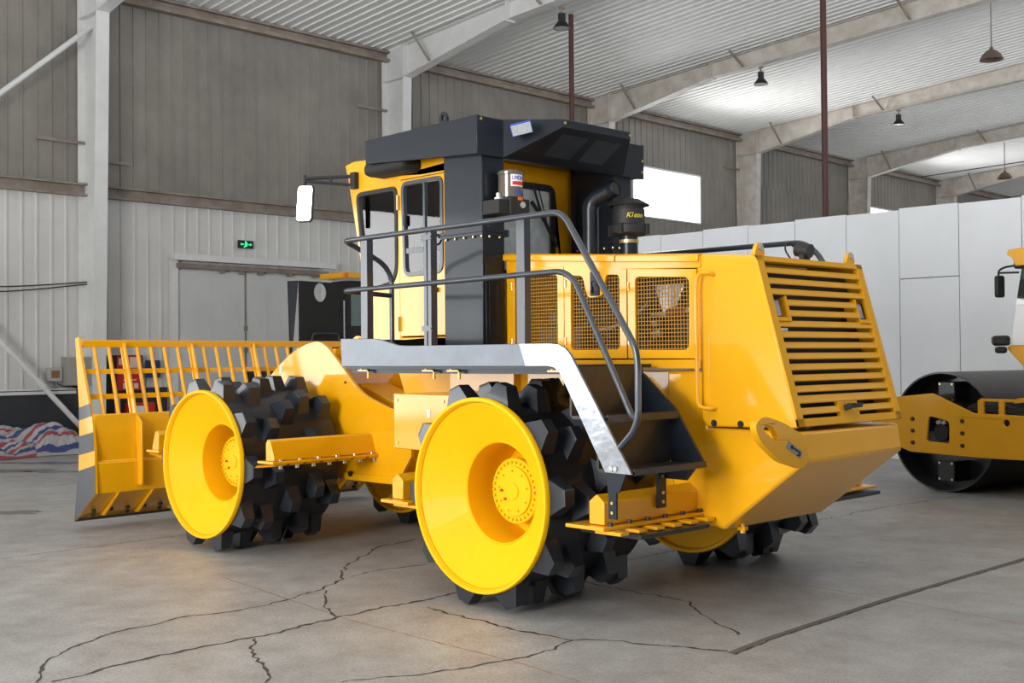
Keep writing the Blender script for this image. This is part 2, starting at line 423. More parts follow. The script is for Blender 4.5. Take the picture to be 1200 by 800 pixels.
# ---- slanted rear grille
G0, G1 = Vector((1.607,0,2.40)), Vector((1.915,0,1.285))
GM = axes((1.607,1.035,2.40), (0,1,0), (G1-G0))      # local x across, y down the slope, z outwards?
nz = GM.to_3x3() @ Vector((0,0,1))
SG = 1 if nz.x > 0 else -1
H = (G1-G0).length; WD = 1.34
m = MB()
m.box(0,.075,0,H,-.03,.004); m.box(WD-.075,WD,0,H,-.03,.004); m.box(0,WD,0,.035,-.03,.004); m.box(0,WD,H-.05,H,-.03,.004)
NS = 14
for i in range(NS):
    v = .05+(H-.12)*(i+.5)/NS; hh = (H-.12)/NS
    x0, x1 = .075, WD-.075
    if i in (3,4): x0, x1 = .235, WD-.215
    segs = [(x0,x1)]
    if i == NS-1: segs = [(x0,.545),(.79,x1)]
    for a, bb in segs:
        v0, v1 = v-hh*.24, v+hh*.42
        if i == 12: v0 = v-hh*.35
        m.hexa([(a,v0,-.016),(bb,v0,-.016),(bb,v0+.006,-.022),(a,v0+.006,-.022),(a,v1-.006,.003),(bb,v1-.006,.003),(bb,v1,-.003),(a,v1,-.003)])
m.box(.545,.79,H-.05-.115,H-.05,-.03,-.002)
v3 = .05+(H-.12)*3/NS
for a, bb in ((.228,.242),(WD-.222,WD-.208)): m.box(a,bb,v3,v3+.155,-.10,.0)
m.box(.075,.235,v3+.15,v3+.175,-.09,.002); m.box(WD-.215,WD-.075,v3+.15,v3+.175,-.09,.002)
if SG < 0: m.v = [(x,y,-z) for x,y,z in m.v]
gr = m.build('rear_grille', Y2, ROOT, GM, smooth=0)
for x in (.08, WD-.20):
    m = MB(); m.box(x,x+.105,v3+.015,v3+.135,-.085,-.035); 
    if SG < 0: m.v = [(a,c,-z) for a,c,z in m.v]
    wl = m.build('work_lamp', BLU, gr, GM, bevel=.008)
    m = MB(); m.box(x+.006,x+.099,v3+.026,v3+.13,-.037,-.030)
    if SG < 0: m.v = [(a,c,-z) for a,c,z in m.v]
    m.build('lamp_lens', LED, wl, GM)
m = MB(); m.box(.60,.625,H-.125,H-.085,0,.045); m.box(.60,.75,H-.122,H-.092,.035,.06); m.cyl((.665,H-.107,.055),(.665,H-.107,.068),.012,10)
if SG < 0: m.v = [(a,c,-z) for a,c,z in m.v]
m.build('grille_handle', RUB, gr, GM, bevel=.004)
m = MB(); m.prism([(1.20,1.30),(1.76,1.30),(1.50,2.34),(1.20,2.36)], 'y', 1.10, 2.31); rad = m.build('radiator', DK, ROOT)
m = MB()
for z in (1.72,1.80,1.90,2.0,2.09): m.box(1.76-(z-1.3)*.25+.02, 1.76-(z-1.3)*.25+.026, 1.23, 1.36, z, z+.025)
m.build('cooler_fin', PIPEI, rad)
for y in (1.10, 2.25):
    m = MB(); ey = [(y-.07,2.40),(y+.06,2.40),(y+.035,2.475),(y+.0,2.49),(y-.035,2.475)]
    m.prism(rpoly(ey,.03), 'x', 1.572, 1.60)
    l = m.build('lifting_eye', Y, hd, bevel=.004)
    m = MB(); m.cyl((1.60,y,2.455),(1.612,y,2.455),.022,12); m.build('bolt', CH, l)
# camera on the hood tail
m = MB(); m.box(1.50,1.54,1.72,1.80,2.40,2.45); m.cyl((1.46,1.76,2.49),(1.57,1.76,2.47),.05,14); m.tube(fillet([(1.46,1.74,2.5),(1.44,1.66,2.54),(1.46,1.60,2.48),(1.5,1.62,2.41)],.04),.006,6)
m.build('reversing_camera', RUB, hd)

# ---- side box in front of the rear drum
m = MB(); m.box(-1.64,-.93,.56,1.14,1.0,1.455); bx = m.build('battery_box', Y, ROOT, bevel=.008)
bolts('cover_bolt', [(x,.562,z) for x, z in ((-1.59,1.40),(-1.0,1.40),(-1.59,1.05))], (0,-1,0), .012, .01, BOLTY, bx)
m = MB(); m.box(-1.205,-1.165,.556,.559,1.27,1.335); m.build('decal', WHT, bx, label='small white sticker')
m = MB(); m.tube(fillet([(-1.25,.62,1.0),(-1.25,.62,.95),(-1.05,.62,.95),(-.98,.62,.98)],.04),.02,8); m.build('hydraulic_hose', RUB, bx)
m = MB(); m.box(-1.50,-.72,1.06,1.14,1.47,1.655); m.build('frame_gusset', Y, rf)
m = MB(); m.prism([(-2.15,1.32),(-.74,1.32),(-.74,1.66),(-2.3,1.66)],'y',1.12,1.15); m.build('underdeck_panel', Y2, rf, bevel=.004)

# ---- ROPS columns
def column(y0, y1, name='rops_column'):
    m = MB(); m.box(-1.26,-.79,y0,y1,1.70,3.45); c = m.build(name, GD, ROOT, bevel=.008)
    f = MB(); f.box(-1.28,-.765,y0-.025,y1+.025,2.742,2.768); f.box(-1.28,-.765,y0-.025,y1+.025,2.714,2.738)
    fl = f.build('column_flange', GD, c)
    bolts('flange_bolt', [(x,y0-.012,2.698) for x in (-1.22,-1.11,-1.0,-.89,-.79)]+[(-.775,y,2.698) for y in (y0+.06,y0+.17)], (0,0,1), .009, .018, BOLTY, c)
    return c
c1 = column(.80,1.04); c2 = column(2.37,2.61)
m = MB(); m.box(-1.335,-1.26,2.40,2.60,1.70,3.42); m.build('column_stay', GD, c2)
m = MB(); m.plate(rpoly([(-.785,1.75),(-.785,2.40),(-.785,2.40)],.01) if False else [(.82,1.72),(1.02,1.72),(1.02,2.42),(.82,2.50)], [], 'x', -.79, -.775); m.build('duct_panel', GD, c1, bevel=.004)
m = MB(); m.plate(rpoly([(.85,1.9),(.99,1.9),(.99,2.32),(.85,2.36)],.02), [], 'x', -.775, -.768); m.build('duct_panel', GD, c1, bevel=.003)
m = MB(); m.tube([(-1.36,.83,2.745),(-1.30,.81,2.76),(-1.26,.80,2.76)],.012,8); m.lathe([(.045,-.01),(.05,0),(.045,.01),(.03,0),(.045,-.01)],(-1.33,.79,2.72),'y',16); m.build('lifting_eye', GD, c1)

# ---- canopy
m = MB()
yr0, yr1 = .69, 2.72
m.prism([(-2.18,3.44),(-2.18,3.645),(-.724,3.648),(-.724,3.340)], 'y', yr0, yr0+.03)
m.prism([(-2.18,3.44),(-2.18,3.645),(-.724,3.648),(-.724,3.340)], 'y', yr1-.03, yr1)
m.box(-2.177,-.728,yr0+.004,yr1-.004,3.60,3.643)
m.box(-2.178,-2.15,yr0+.004,yr1-.004,3.445,3.64)
m.box(-.754,-.726,yr0+.004,yr0+.30,3.337,3.644); m.box(-.754,-.726,yr1-.30,yr1-.004,3.337,3.644)
m.hexa([(-.80,.975,3.336),(-.732,.975,3.336),(-.732,2.435,3.336),(-.80,2.435,3.336),(-.80,.975,3.642),(-.732,.975,3.642),(-.732,2.435,3.642),(-.80,2.435,3.642)])
# rear overhang: sloping underside with vents
k = m.add([(-.73,.97,3.333),(-.73,2.44,3.333),(-.73,.97,3.646),(-.73,2.44,3.646),(-.368,1.295,3.637),(-.368,2.115,3.637),(-.368,1.295,3.575),(-.368,2.115,3.575)])
for q in ((2,4,5,3),(4,6,7,5),(6,0,1,7),(0,6,4,2),(1,3,5,7),(0,2,3,1)): m.face(*[k+i for i in q])
cp = m.build('rops_canopy', GD, ROOT, bevel=.006)
# vents on the sloping underside
A, B_ = Vector((-.73,1.70,3.333)), Vector((-.368,1.70,3.575))
VM = axes(A, (0,1,0), B_-A); vn = (VM.to_3x3() @ Vector((0,0,1)))
sg = -1 if vn.z > 0 else 1
for s0 in (-.34,.06):
    m = MB()
    for i in range(14): m.box(s0,s0+.30,.10+i*.019,.111+i*.019,(-.002 if sg>0 else -.004),(.004 if sg>0 else .002))
    m.build('vent_grille', GR, cp, VM, smooth=0)
m = MB(); m.box(-2.30,-1.73,.74,1.3,3.345,3.47); m.build('air_duct', DK, cp, bevel=.05)
for x, y in ((-1.25,.80),):
    m = MB(); m.plate(rpoly([(x-.055,3.64),(x+.055,3.64),(x+.045,3.74),(x,3.775),(x-.045,3.74)],.03),[rpoly([(x-.02,3.69),(x+.02,3.69),(x+.02,3.735),(x-.02,3.735)],.015)],'y',y-.012,y+.012)
    m.build('lifting_eye', GD, cp, bevel=.003)
for side in (0,1):
    o = Vector((-.56,1.02,3.545)); n = Vector((.325,-.362,0)).normalized(); u = Vector((.362,.325,0)).normalized()
    if side: o = Vector((-.64,2.31,3.50)); n = Vector((.325,.362,0)).normalized(); u = Vector((.362,-.325,0)).normalized()
    LM = axes(o+n*(.0 if side else .05), u+Vector((0,0,.22*(0 if side else 1))), (Vector((0,0,1))+n*.35-u*.2))
    zz = LM.to_3x3() @ Vector((0,0,1)); s_ = 1 if zz.dot(n) > 0 else -1
    m = MB(); m.box(-.085,.085,-.048,.048,-.03*1,.03); wl = m.build('work_light', BLU, cp, LM, bevel=.01)
    m = MB(); z0, z1 = (.030,.036) if s_ > 0 else (-.036,-.030)
    m.box(-.078,.078,-.042,.040,z0,z1); m.build('lamp_lens', LED, wl, LM)
    m = MB(); m.box(-.03,.03,-.02,.02,-s_*.07,-s_*.02); m.build('lamp_bracket', BK, wl, LM)
bolts('bolt', [(-.73,.73,3.62),(-.73,2.69,3.40),(-.73,2.69,3.50),(-.37,1.31,3.607),(-.37,2.10,3.607)], (1,0,0), .012, .012, BOLTY, cp)

# ---- cab
cy0, cy1 = .95, 2.46
prof = [(-2.50,1.72),(-2.522,1.90),(-2.555,2.33),(-2.70,2.98),(-2.790,3.36),(-2.846,3.534),(-2.70,3.56),(-1.40,3.50),(-1.38,3.45),(-1.38,1.72)]
fw = rpoly([(-2.675,3.262),(-2.068,3.262),(-2.062,2.52),(-2.13,2.40),(-2.30,2.365),(-2.545,2.360)],.085)
dr = [(-2.03,1.925),(-1.40,1.925),(-1.40,3.31),(-2.03,3.31)]
dw = rpoly([(-1.992,3.282),(-1.43,3.282),(-1.432,2.462),(-1.962,2.455)],.085)
m = MB()
m.plate(prof, [fw, dr], 'y', cy0, cy0+.05)
m.plate(prof, [fw, dr], 'y', cy1-.05, cy1)
# rear wall with window
rw = rpoly([(1.10,2.45),(2.225,2.45),(2.235,3.305),(1.10,3.305)],.10)
m.plate([(cy0+.02,1.72),(cy1-.02,1.72),(cy1-.02,3.46),(cy0+.02,3.46)], [rw], 'x', -1.42, -1.38)
# roof slab, floor, front posts
m.prism([(-2.846,3.534),(-2.80,3.40),(-1.40,3.40),(-1.385,3.455),(-1.405,3.498),(-2.70,3.556)], 'y', cy0+.006, cy1-.006)
m.box(-2.49,-1.40,cy0+.006,cy1-.006,1.725,1.75)
m.hexa([(-2.56,cy0+.03,1.74),(-2.50,cy0+.03,1.74),(-2.50,cy1-.03,1.74),(-2.56,cy1-.03,1.74),(-2.60,cy0+.03,2.25),(-2.54,cy0+.03,2.25),(-2.54,cy1-.03,2.25),(-2.60,cy1-.03,2.25)])
cab = m.build('cab', Y, ROOT, bevel=.012)
def ring(poly, t, y0, y1):
    return MB().plate(poly, [inset(poly, t)], 'y', y0, y1)
ring(fw, .035, cy0-.008, cy0+.02).build('window_seal', RUB, cab)
MB().prism(fw, 'y', cy0+.012, cy0+.016).build('side_window', GLS, cab, smooth=0)
MB().prism(fw, 'y', cy1-.016, cy1-.012).build('side_window', GLS, cab, smooth=0)
m = MB(); m.plate([(-2.022,1.935),(-1.40,1.935),(-1.40,3.300),(-2.022,3.300)], [dw], 'y', cy0-.012, cy0+.035)
dd = m.build('cab_door', Y, cab, bevel=.006)
f = ring(dw, .032, cy0-.022, cy0+.02)
f.box(-1.697,-1.672,cy0-.014,cy0+.012,2.47,3.27); f.box(-1.98,-1.44,cy0-.014,cy0+.012,2.655,2.70)
f.build('window_frame', GR, dd)
MB().prism(dw, 'y', cy0+.0, cy0+.004).build('door_window', GLS, dd, smooth=0)
f = MB(); f.box(-1.955,-1.925,cy0-.03,cy0-.01,2.90,2.99); f.build('window_latch', RUB, dd, bevel=.004)
f = MB()
for z in (3.108,2.044): f.box(-2.04,-2.01,cy0-.028,cy0-.008,z-.06,z+.06); f.cyl((-2.025,cy0-.03,z-.065),(-2.025,cy0-.03,z+.065),.012,8)
f.build('door_hinge', BOLTY, dd)
f = MB(); f.box(-1.62,-1.50,cy0-.04,cy0-.01,2.30,2.34); f.build('door_handle', RUB, dd, bevel=.005)
m = MB(); m.prism(dw, 'y', cy1-.02, cy1-.016); m.build('door_window', GLS, cab, smooth=0)
MB().plate(rw, [inset(rw,.06)], 'x', -1.385, -1.368).build('window_seal', RUB, cab)
MB().prism(rw, 'x', -1.405, -1.400).build('rear_window', GLR, cab, smooth=0)
m = MB(); m.prism([(cy0+.06,2.28),(cy1-.06,2.28),(cy1-.06,3.40),(cy0+.06,3.40)], 'x', -.003, .003); 
m = MB(); m.hexa([(-2.565,cy0+.06,2.25),(-2.56,cy0+.06,2.25),(-2.56,cy1-.06,2.25),(-2.565,cy1-.06,2.25),(-2.80,cy0+.06,3.42),(-2.795,cy0+.06,3.42),(-2.795,cy1-.06,3.42),(-2.80,cy1-.06,3.42)])
m.build('windscreen', GLS, cab, smooth=0)
m = MB(); m.tube([(-1.36,1.93,3.30),(-1.35,2.05,2.98),(-1.345,2.07,2.96)], .011, 6); m.tube([(-1.345,1.90,3.13),(-1.34,2.05,2.98),(-1.335,2.21,2.75)], .017, 6); m.tube([(-1.36,2.0,3.28),(-1.35,2.10,2.95)], .006, 6)
m.build('wiper', RUB, cab)
m = MB(); m.tube([(-2.60,1.5,2.3),(-2.62,1.25,2.72),(-2.66,1.1,2.95)],.010,6); m.build('wiper', RUB, cab)
s = MB(); s.box(-2.05,-1.55,1.45,1.98,1.98,2.16); s.hexa([(-1.62,1.45,2.15),(-1.50,1.45,2.15),(-1.50,1.98,2.15),(-1.62,1.98,2.15),(-1.54,1.48,2.46),(-1.44,1.48,2.46),(-1.44,1.95,2.46),(-1.54,1.95,2.46)]); s.box(-2.0,-1.6,1.5,1.93,1.75,1.98)
s.build('driver_seat', SEAT, cab, bevel=.03)
s = MB(); s.box(-2.45,-2.25,1.35,2.05,1.75,2.30); s.tube([(-2.3,1.7,2.2),(-2.15,1.7,2.52)],.03,8)
s.build('steering_console', SEAT, cab, bevel=.02)
s = MB(); wc = T((-2.12,1.62,2.55)) @ Matrix.Rotation(-.45,4,'Y')
rg = [tuple(wc @ Vector((.19*math.cos(2*PI*k/28),.19*math.sin(2*PI*k/28),0))) for k in range(29)]
s.tube(rg,.016,8,cap=False); s.tube([wc@Vector((-.19,0,0)),wc@Vector((.19,0,0))],.012,6); s.build('steering_wheel', RUB, cab)
# mirror
m = MB()
p0, p1 = Vector((-2.66,.95,3.42)), Vector((-2.985,.60,3.40))
q0, q1 = Vector((-2.66,.95,3.335)), Vector((-2.985,.60,3.375))
m.tube([p0,p1],.016,8); m.tube([q0,q1],.014,8)
for t in (.08,.5): m.tube([p0.lerp(p1,t), q0.lerp(q1,t)], .013, 6)
m.box(-2.70,-2.63,.90,.96,3.30,3.45); m.tube([p1+Vector((0,0,.03)), p1-Vector((0,0,.12))],.016,8)
ma = m.build('mirror_arm', RUB, ROOT)
mx = axes((-2.985,.60,3.17), Vector((.80,.60,0)), (0,0,1))
m = MB(); m.plate(rpoly([(-.088,-.17),(.065,-.17),(.088,.17),(-.065,.17)],.035),[], 'z', -.03, .012); m.build('mirror_housing', RUB, ma, mx, bevel=.008)
zz = mx.to_3x3() @ Vector((0,0,1))
z0, z1 = (.0125,.016) if zz.y < 0 else (-.034,-.0305)
m = MB(); m.plate(rpoly([(-.078,-.158),(.056,-.158),(.078,.158),(-.056,.158)],.03),[], 'z', z0, z1); m.build('mirror_face', MIR, ma, mx)

# ---- grease pump on the near column
px, py = -.68, 1.005
m = MB(); m.box(-.79,-.60,.80,1.0,2.87,2.985); m.box(-.70,-.58,.91,1.12,2.87,3.0); m.cyl((px,py,2.86),(px,py,3.015),.105,20)
gp = m.build('grease_pump', DK, ROOT, bevel=.008)
m = MB(); m.cyl((px,py,3.015),(px,py,3.205),.10,28); gc = m.build('canister', CLEARB, gp)
m = MB(); m.lathe([(.0001,3.225),(.098,3.225),(.106,3.215),(.106,3.195),(.10,3.19)],(px,py,0),'z',28); m.build('canister_lid', CLEARB, gp)
def arcband(r, a0, a1, z0, z1, n=10):
    m = MB(); k = m.add([(px+r*math.cos(a0+(a1-a0)*i/n), py+r*math.sin(a0+(a1-a0)*i/n), z) for z in (z0,z1) for i in range(n+1)])
    for i in range(n): m.face(k+i,k+i+1,k+n+2+i,k+n+1+i)
    return m
arcband(.1015,-.75,.45,3.095,3.19).build('label', WHT, gp)
arcband(.1025,-.62,.45,3.105,3.135).build('label_band', RED, gp)
arcband(.1015,-.45,.45,3.045,3.06).build('label', BLU, gp)
arcband(.107,-.2,.4,2.985,3.012).build('cap_ring', ORG, gp)
for i, ch in enumerate('LINCOLN'):
    a = -.55+i*.14; d = Vector((math.cos(a), math.sin(a), 0)); 
    text_mesh('lettering', ch, .046, axes(Vector((px,py,3.162))+d*.1022, Vector((-d.y,d.x,0)), (0,0,1)), BLU, gp, extrude=.0006)
m = MB(); m.cyl((px-.02,py-.115,3.0),(px-.02,py-.115,3.045),.02,12); m.cyl((px+.10,py+.03,2.95),(px+.115,py+.03,2.95),.025,14); m.box(-.72,-.66,.865,.93,2.985,3.01); m.box(px-.03,px+.05,py-.13,py-.11,2.88,2.97); m.tube([(-.62,1.03,2.87),(-.62,1.03,2.81)],.018,8); m.build('pump_fitting', PIPEI, gp)

# ---- exhaust and pre-cleaner on the hood
m = MB(); m.tube(fillet([(-.60,1.86,2.50),(-.60,1.86,3.06),(-.42,1.90,3.12),(-.36,1.90,3.14)],.09,8), .068, 20, cap=False)
ex = m.build('exhaust_pipe', GD, ROOT)
m = MB(); m.tube([(-.43,1.885,3.115),(-.352,1.90,3.14)],.058,20); m.build('pipe_mouth', DK, ex)
pc = (-.30,2.0)
m = MB(); m.cyl((pc[0],pc[1],2.50),(pc[0],pc[1],2.76),.075,24)
pr_ = m.build('air_precleaner', GD, ROOT)
m = MB(); m.lathe([(.0001,2.745),(.13,2.745),(.158,2.765),(.162,2.83),(.155,2.835),(.138,2.84),(.135,2.96),(.0001,2.96)],(pc[0],pc[1],0),'z',32); m.build('cleaner_bowl', RUB, pr_)
m = MB(); m.lathe([(.13,2.955),(.128,3.0),(.10,3.0),(.10,2.955)],(pc[0],pc[1],0),'z',20); m.build('cleaner_vane_ring', DK, pr_, smooth=0)
for k in range(4):
    a = 2*PI*k/4+.3; m = MB(); m.box(pc[0]+.16*math.cos(a)-.02,pc[0]+.16*math.cos(a)+.02,pc[1]+.16*math.sin(a)-.02,pc[1]+.16*math.sin(a)+.02,2.75,2.84); m.build('cleaner_clip', RUB, pr_, bevel=.004)
m = MB(); m.lathe([(.0001,3.0),(.172,2.992),(.178,3.0),(.09,3.05),(.03,3.06),(.012,3.075),(.0001,3.075)],(pc[0],pc[1],0),'z',32); m.build('cleaner_cap', RUB, pr_)
m = MB(); m.lathe([(.077,2.685),(.083,2.685),(.083,2.712),(.077,2.712)],(pc[0],pc[1],0),'z',24); m.cyl((pc[0]+.09,pc[1]-.03,2.70),(pc[0]+.12,pc[1]-.03,2.70),.01,8); m.build('hose_clamp', BOLTY, pr_)
for i, ch in enumerate('Klean'):
    a = -.88+i*.21; d = Vector((math.cos(a), math.sin(a), 0))
    text_mesh('lettering', ch, .06, axes(Vector((pc[0],pc[1],2.905))+d*.1375, Vector((-d.y,d.x,0)), (0,0,1)), YEL_TXT, pr_, extrude=.0006, shear=.3)
m = MB(); m.prism([(-.72,2.55),(-.42,2.53),(-.42,2.575),(-.72,2.60)],'y',2.10,2.30); m.build('hood_bracket', GD, hd)

# ---- near walkway: skirt and stair stringer in one plate
SK = [(-1.652,1.906),(-1.18,1.897),(-1.10,1.885),(-.90,1.842),(-.80,1.838),(.70,1.833),(.77,1.825),(.83,1.80),(.875,1.757),(1.378,1.019),(1.156,1.021),(.80,1.60),(.765,1.645),(.72,1.675),(.66,1.684),(-1.64,1.684)]
m = MB(); m.prism(SK, 'y', .04, .056)
sk = m.build('walkway_skirt', GS, ROOT, bevel=.004)
SHEEN = mat('painted_sheen', (.40, .43, .47), .18, metal=.35, coat=.6, var=.35, vscale=4, bump=.35, bscale=6)  # pale mottled colour paints a bright reflection onto stringer and rear skirt
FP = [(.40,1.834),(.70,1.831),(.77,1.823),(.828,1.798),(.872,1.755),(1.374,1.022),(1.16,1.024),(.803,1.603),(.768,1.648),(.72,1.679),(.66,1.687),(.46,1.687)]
MB().prism(FP, 'y', .0365, .0395).build('sheen_overlay', SHEEN, sk, label='thin pale overlay with a bright reflection painted in')
m = MB(); m.box(-1.62,.78,.06,.96,1.665,1.69); m.box(-1.652,-1.63,.05,.95,1.69,1.90); m.box(-1.6,.7,.12,.18,1.63,1.665)
wd = m.build('walkway_floor', GD, ROOT)
for x in (-1.40,-.60,-.32,.70):
    m = MB(); m.box(x-.08,x+.06,.08,.095,1.645,1.657); m.box(x+.045,x+.06,.08,.095,1.59,1.657); m.box(x-.05,x-.03,.08,.1,1.655,1.672); m.build('walkway_bracket', Y, wd)
# stairs
m = MB()
m.box(.86,1.17,.056,.77,1.345,1.365); m.box(1.155,1.172,.056,.77,1.33,1.375)
m.box(1.09,1.385,.056,.77,1.02,1.04); m.box(1.372,1.388,.056,.77,1.015,1.052)
m.box(.845,.86,.056,.77,1.36,1.68); m.box(1.075,1.09,.056,.77,1.03,1.36)
stt = m.build('stairs', CKR, ROOT, smooth=0)
for b6 in ((1.155,1.1725,.056,.77,1.3765,1.379),(1.372,1.3885,.056,.77,1.0535,1.056)): MB().box(*b6).build('worn_edge', BR, stt)
m = MB(); m.prism([(.70,1.685),(.79,1.68),(.88,1.615),(1.15,1.385),(1.385,1.02),(1.12,1.02),(.72,1.45)], 'y', .765, .785); m.build('stair_stringer', GD, stt)
# hangers under the stairs
m = MB(); m.prism([(1.15,1.065),(1.31,1.02),(1.255,.90),(1.16,.90)], 'y', .058, .07); m.box(1.15,1.215,.075,.09,.73,.92)
m.build('stair_hanger', GD, stt)
m = MB(); m.box(1.09,1.11,.62,.70,.74,1.03); m.prism([(1.11,1.02),(1.36,1.02),(1.28,.93),(1.11,.93)], 'y', .70, .715); m.build('stair_hanger', GD, stt)
bolts('bolt', [(x,.04,1.05) for x in (1.215,1.25)], (0,-1,0), .016, .016, CH, stt)
bolts('bolt', [(1.185,.075,z) for z in (.77,.83)], (0,-1,0), .011, .009, BOLTY, stt)
bolts('bolt', [(1.11,.66,z) for z in (.78,.84,.95,1.0)], (1,0,0), .012, .01, BOLTY, stt)
# handrail
m = MB()
m.tube(fillet([(-1.62,.535,1.70),(-1.62,.535,2.42),(-1.62,.44,2.53),(-1.615,.07,2.682),(-1.56,.05,2.684),(.80,.05,2.686),(1.405,.05,1.80),(1.422,.05,1.70),(1.420,.05,1.32),(1.27,.05,1.18)],.10,7), .021, 12)
m.tube(fillet([(-1.62,.52,2.262),(-1.612,.06,2.284),(-1.55,.05,2.285),(.79,.05,2.30),(.90,.05,2.24),(1.37,.05,1.38),(1.418,.05,1.36)],.07,6), .020, 12)
hr = m.build('handrail', GR, ROOT)
for x0, x1 in ((-1.385,-1.30),(-.61,-.575),(-.565,-.525),(.37,.45)):
    m = MB(); m.box(x0,x1,.045,.105,1.70,2.685); m.build('rail_post', GR, hr, bevel=.003)
for z in (1.96,2.63): m = MB(); m.box(-.625,-.51,.037,.046,z-.02,z+.02); m.cyl((-.505,.041,z),(-.515,.041,z),.012,8); m.build('post_clamp', GR, hr)
# far walkway and rail
m = MB(); m.box(-1.6,.7,2.46,3.36,1.665,1.69); m.box(-1.62,.7,3.35,3.37,1.684,1.84); m.build('walkway_floor', GD, ROOT)
m = MB(); m.tube(fillet([(-1.60,3.36,2.70),(-1.4,3.36,2.725),(.50,3.36,2.715),(.64,3.36,2.62),(1.2,3.36,1.75)],.12,7),.024,10); m.tube(fillet([(-1.6,3.36,2.28),(.5,3.36,2.29),(1.0,3.36,1.7)],.1),.02,8); m.box(.02,.10,3.33,3.37,1.69,2.70)
m.build('handrail', GR, ROOT)

# ---- scrapers
def scraper(basis, s, y0, y1, step):
    # bar across the drum; s = +1 behind the axle, -1 ahead of it
    def X(p): return [(s*x, z) for x, z in p]
    m = MB(); m.prism(X([(.945,.675),(.945,.82),(1.01,.868),(1.075,.82),(1.075,.675)]), 'y', y0, y1)
    b = m.build('scraper_bar', Y, ROOT, basis, bevel=.006)
    m = MB(); m.prism(X([(.80,.648),(1.13,.648),(1.13,.672),(.80,.672)]), 'y', y0-.07, y1); m.build('scraper_plate', Y, b, basis, bevel=.004)
    bolts('bolt', [(s*1.11,y0+.02+(y1-y0-.05)*i/5,.64) for i in range(6)], (0,0,1), .018, .055, BR, b, basis)
    for i in range(6):
        y = y0-.03+(y1-y0-.08)*i/5
        m = MB(); xa, xb = (.72,1.02) if not step else (1.02,1.235)
        m.hexa([(s*xa,y,.624),(s*xb,y,.624),(s*xb,y+.085,.624),(s*xa,y+.085,.624),(s*xa,y,.647),(s*xb,y,.647),(s*xb,y+.085,.647),(s*xa,y+.085,.647)])
        m.build('scraper_finger', Y, b, basis, bevel=.004)
    if step:
        m = MB(); m.box(.76,1.275,y0+.12,.95,.592,.620); st = m.build('step_plate', CK, b, basis)
    return b
scraper(ID, 1, .12, 1.09, True)
scraper(ID, -1, .10, 1.14, False)
# front half: the bar behind the drum carries slanted teeth
def front_scraper(s):
    m = MB(); X = lambda p: [(s*x, z) for x, z in p]
    m.prism(X([(.93,.87),(.93,1.02),(.96,1.055),(1.0,1.04),(1.055,.90),(1.055,.87)]), 'y', .09, 1.22)
    b = m.build('scraper_bar', Y, ROOT, FR, bevel=.006)
    m = MB(); m.prism(X([(.86,.845),(1.10,.845),(1.10,.868),(.86,.868)]), 'y', .05, 1.28); m.build('scraper_plate', Y, b, FR, bevel=.004)
    for i in range(7):
        y = .06+i*.172
        m = MB(); m.hexa([(s*.80,y,.80),(s*1.08,y,.828),(s*1.08,y+.15,.828),(s*.80,y+.15,.80),(s*.80,y+.03,.822),(s*1.08,y+.03,.846),(s*1.08,y+.15,.846),(s*.80,y+.15,.822)])
        f = m.build('scraper_finger', Y, b, FR, bevel=.003)
        m = MB(); m.cyl((s*1.05,y+.10,.80),(s*1.05,y+.10,.855),.018,8); m.build('bolt', CH, f, FR)
    bolts('bolt', [(s*1.08,.14+i*.2,.865) for i in range(6)], (0,0,1), .016, .02, CH, b, FR)
front_scraper(1); front_scraper(-1)
# far side scrapers
m = MB(); m.prism([(.945,.675),(.945,.82),(1.01,.868),(1.075,.82),(1.075,.675)], 'y', 2.33, 3.30); m.prism([(.80,.648),(1.16,.648),(1.16,.672),(.80,.672)], 'y', 2.33, 3.37)
sb = m.build('scraper_bar', Y, ROOT, bevel=.006)
m = MB(); m.box(.95,1.20,2.62,3.36,.60,.63); m.build('step_plate', BK, sb)
m = MB(); m.prism([(-.945,.675),(-.945,.82),(-1.01,.868),(-1.075,.82),(-1.075,.675)], 'y', 2.33, 3.30); m.build('scraper_bar', Y, ROOT, bevel=.006)

# ---- front frame
fin = spline([(-1.25,1.02),(-1.0,1.30),(-.64,1.59),(-.26,1.815),(.09,1.912),(.28,1.880),(.48,1.732),(.81,1.455),(1.08,1.345),(1.40,1.262),(1.56,1.235)], 5)+[(1.56,.86),(1.40,.66),(1.38,.60),(.45,.60),(-1.25,.72)]
m = MB(); m.prism(fin, 'y', 1.20, 1.235)
ff = m.build('front_frame', Y, ROOT, FR, bevel=.008)
m = MB(); m.prism(fin, 'y', 2.175, 2.21); m.build('frame_side_plate', Y, ff, FR, bevel=.008)
m = MB(); m.box(-1.2,1.35,1.235,2.175,.62,1.0); m.box(.36,.40,1.235,2.175,1.0,1.845); m.prism([(.40,1.0),(1.40,1.0),(1.40,1.20),(.40,1.50)],'y',1.5,1.9); m.box(1.36,1.40,1.235,2.175,.62,1.15)
m.build('frame_cross_member', Y, ff, FR, bevel=.006)
m = MB(); m.box(.50,1.40,1.17,1.20,.60,.665); m.build('frame_flange', Y, ff, FR, bevel=.004)
m = MB(); m.cyl((.72,1.17,.66),(.72,1.155,.66),.028,10); m.cyl((.62,1.19,1.52),(.62,1.18,1.52),.01,8); m.build('frame_bolt', DK, ff, FR)
m = MB(); m.box(-.485,-.445,1.194,1.198,1.61,1.68); m.build('decal', WHT, ff, FR, label='small white sticker')
m = MB(); m.prism(rpoly([(.30,1.84),(.62,1.84),(.56,1.95),(.46,1.975),(.38,1.93)],.05),'y',1.45,1.53); m.cyl((.50,1.43,1.92),(.50,1.56,1.92),.03,12); m.build('lift_cylinder_lug', Y, ff, FR, bevel=.006)
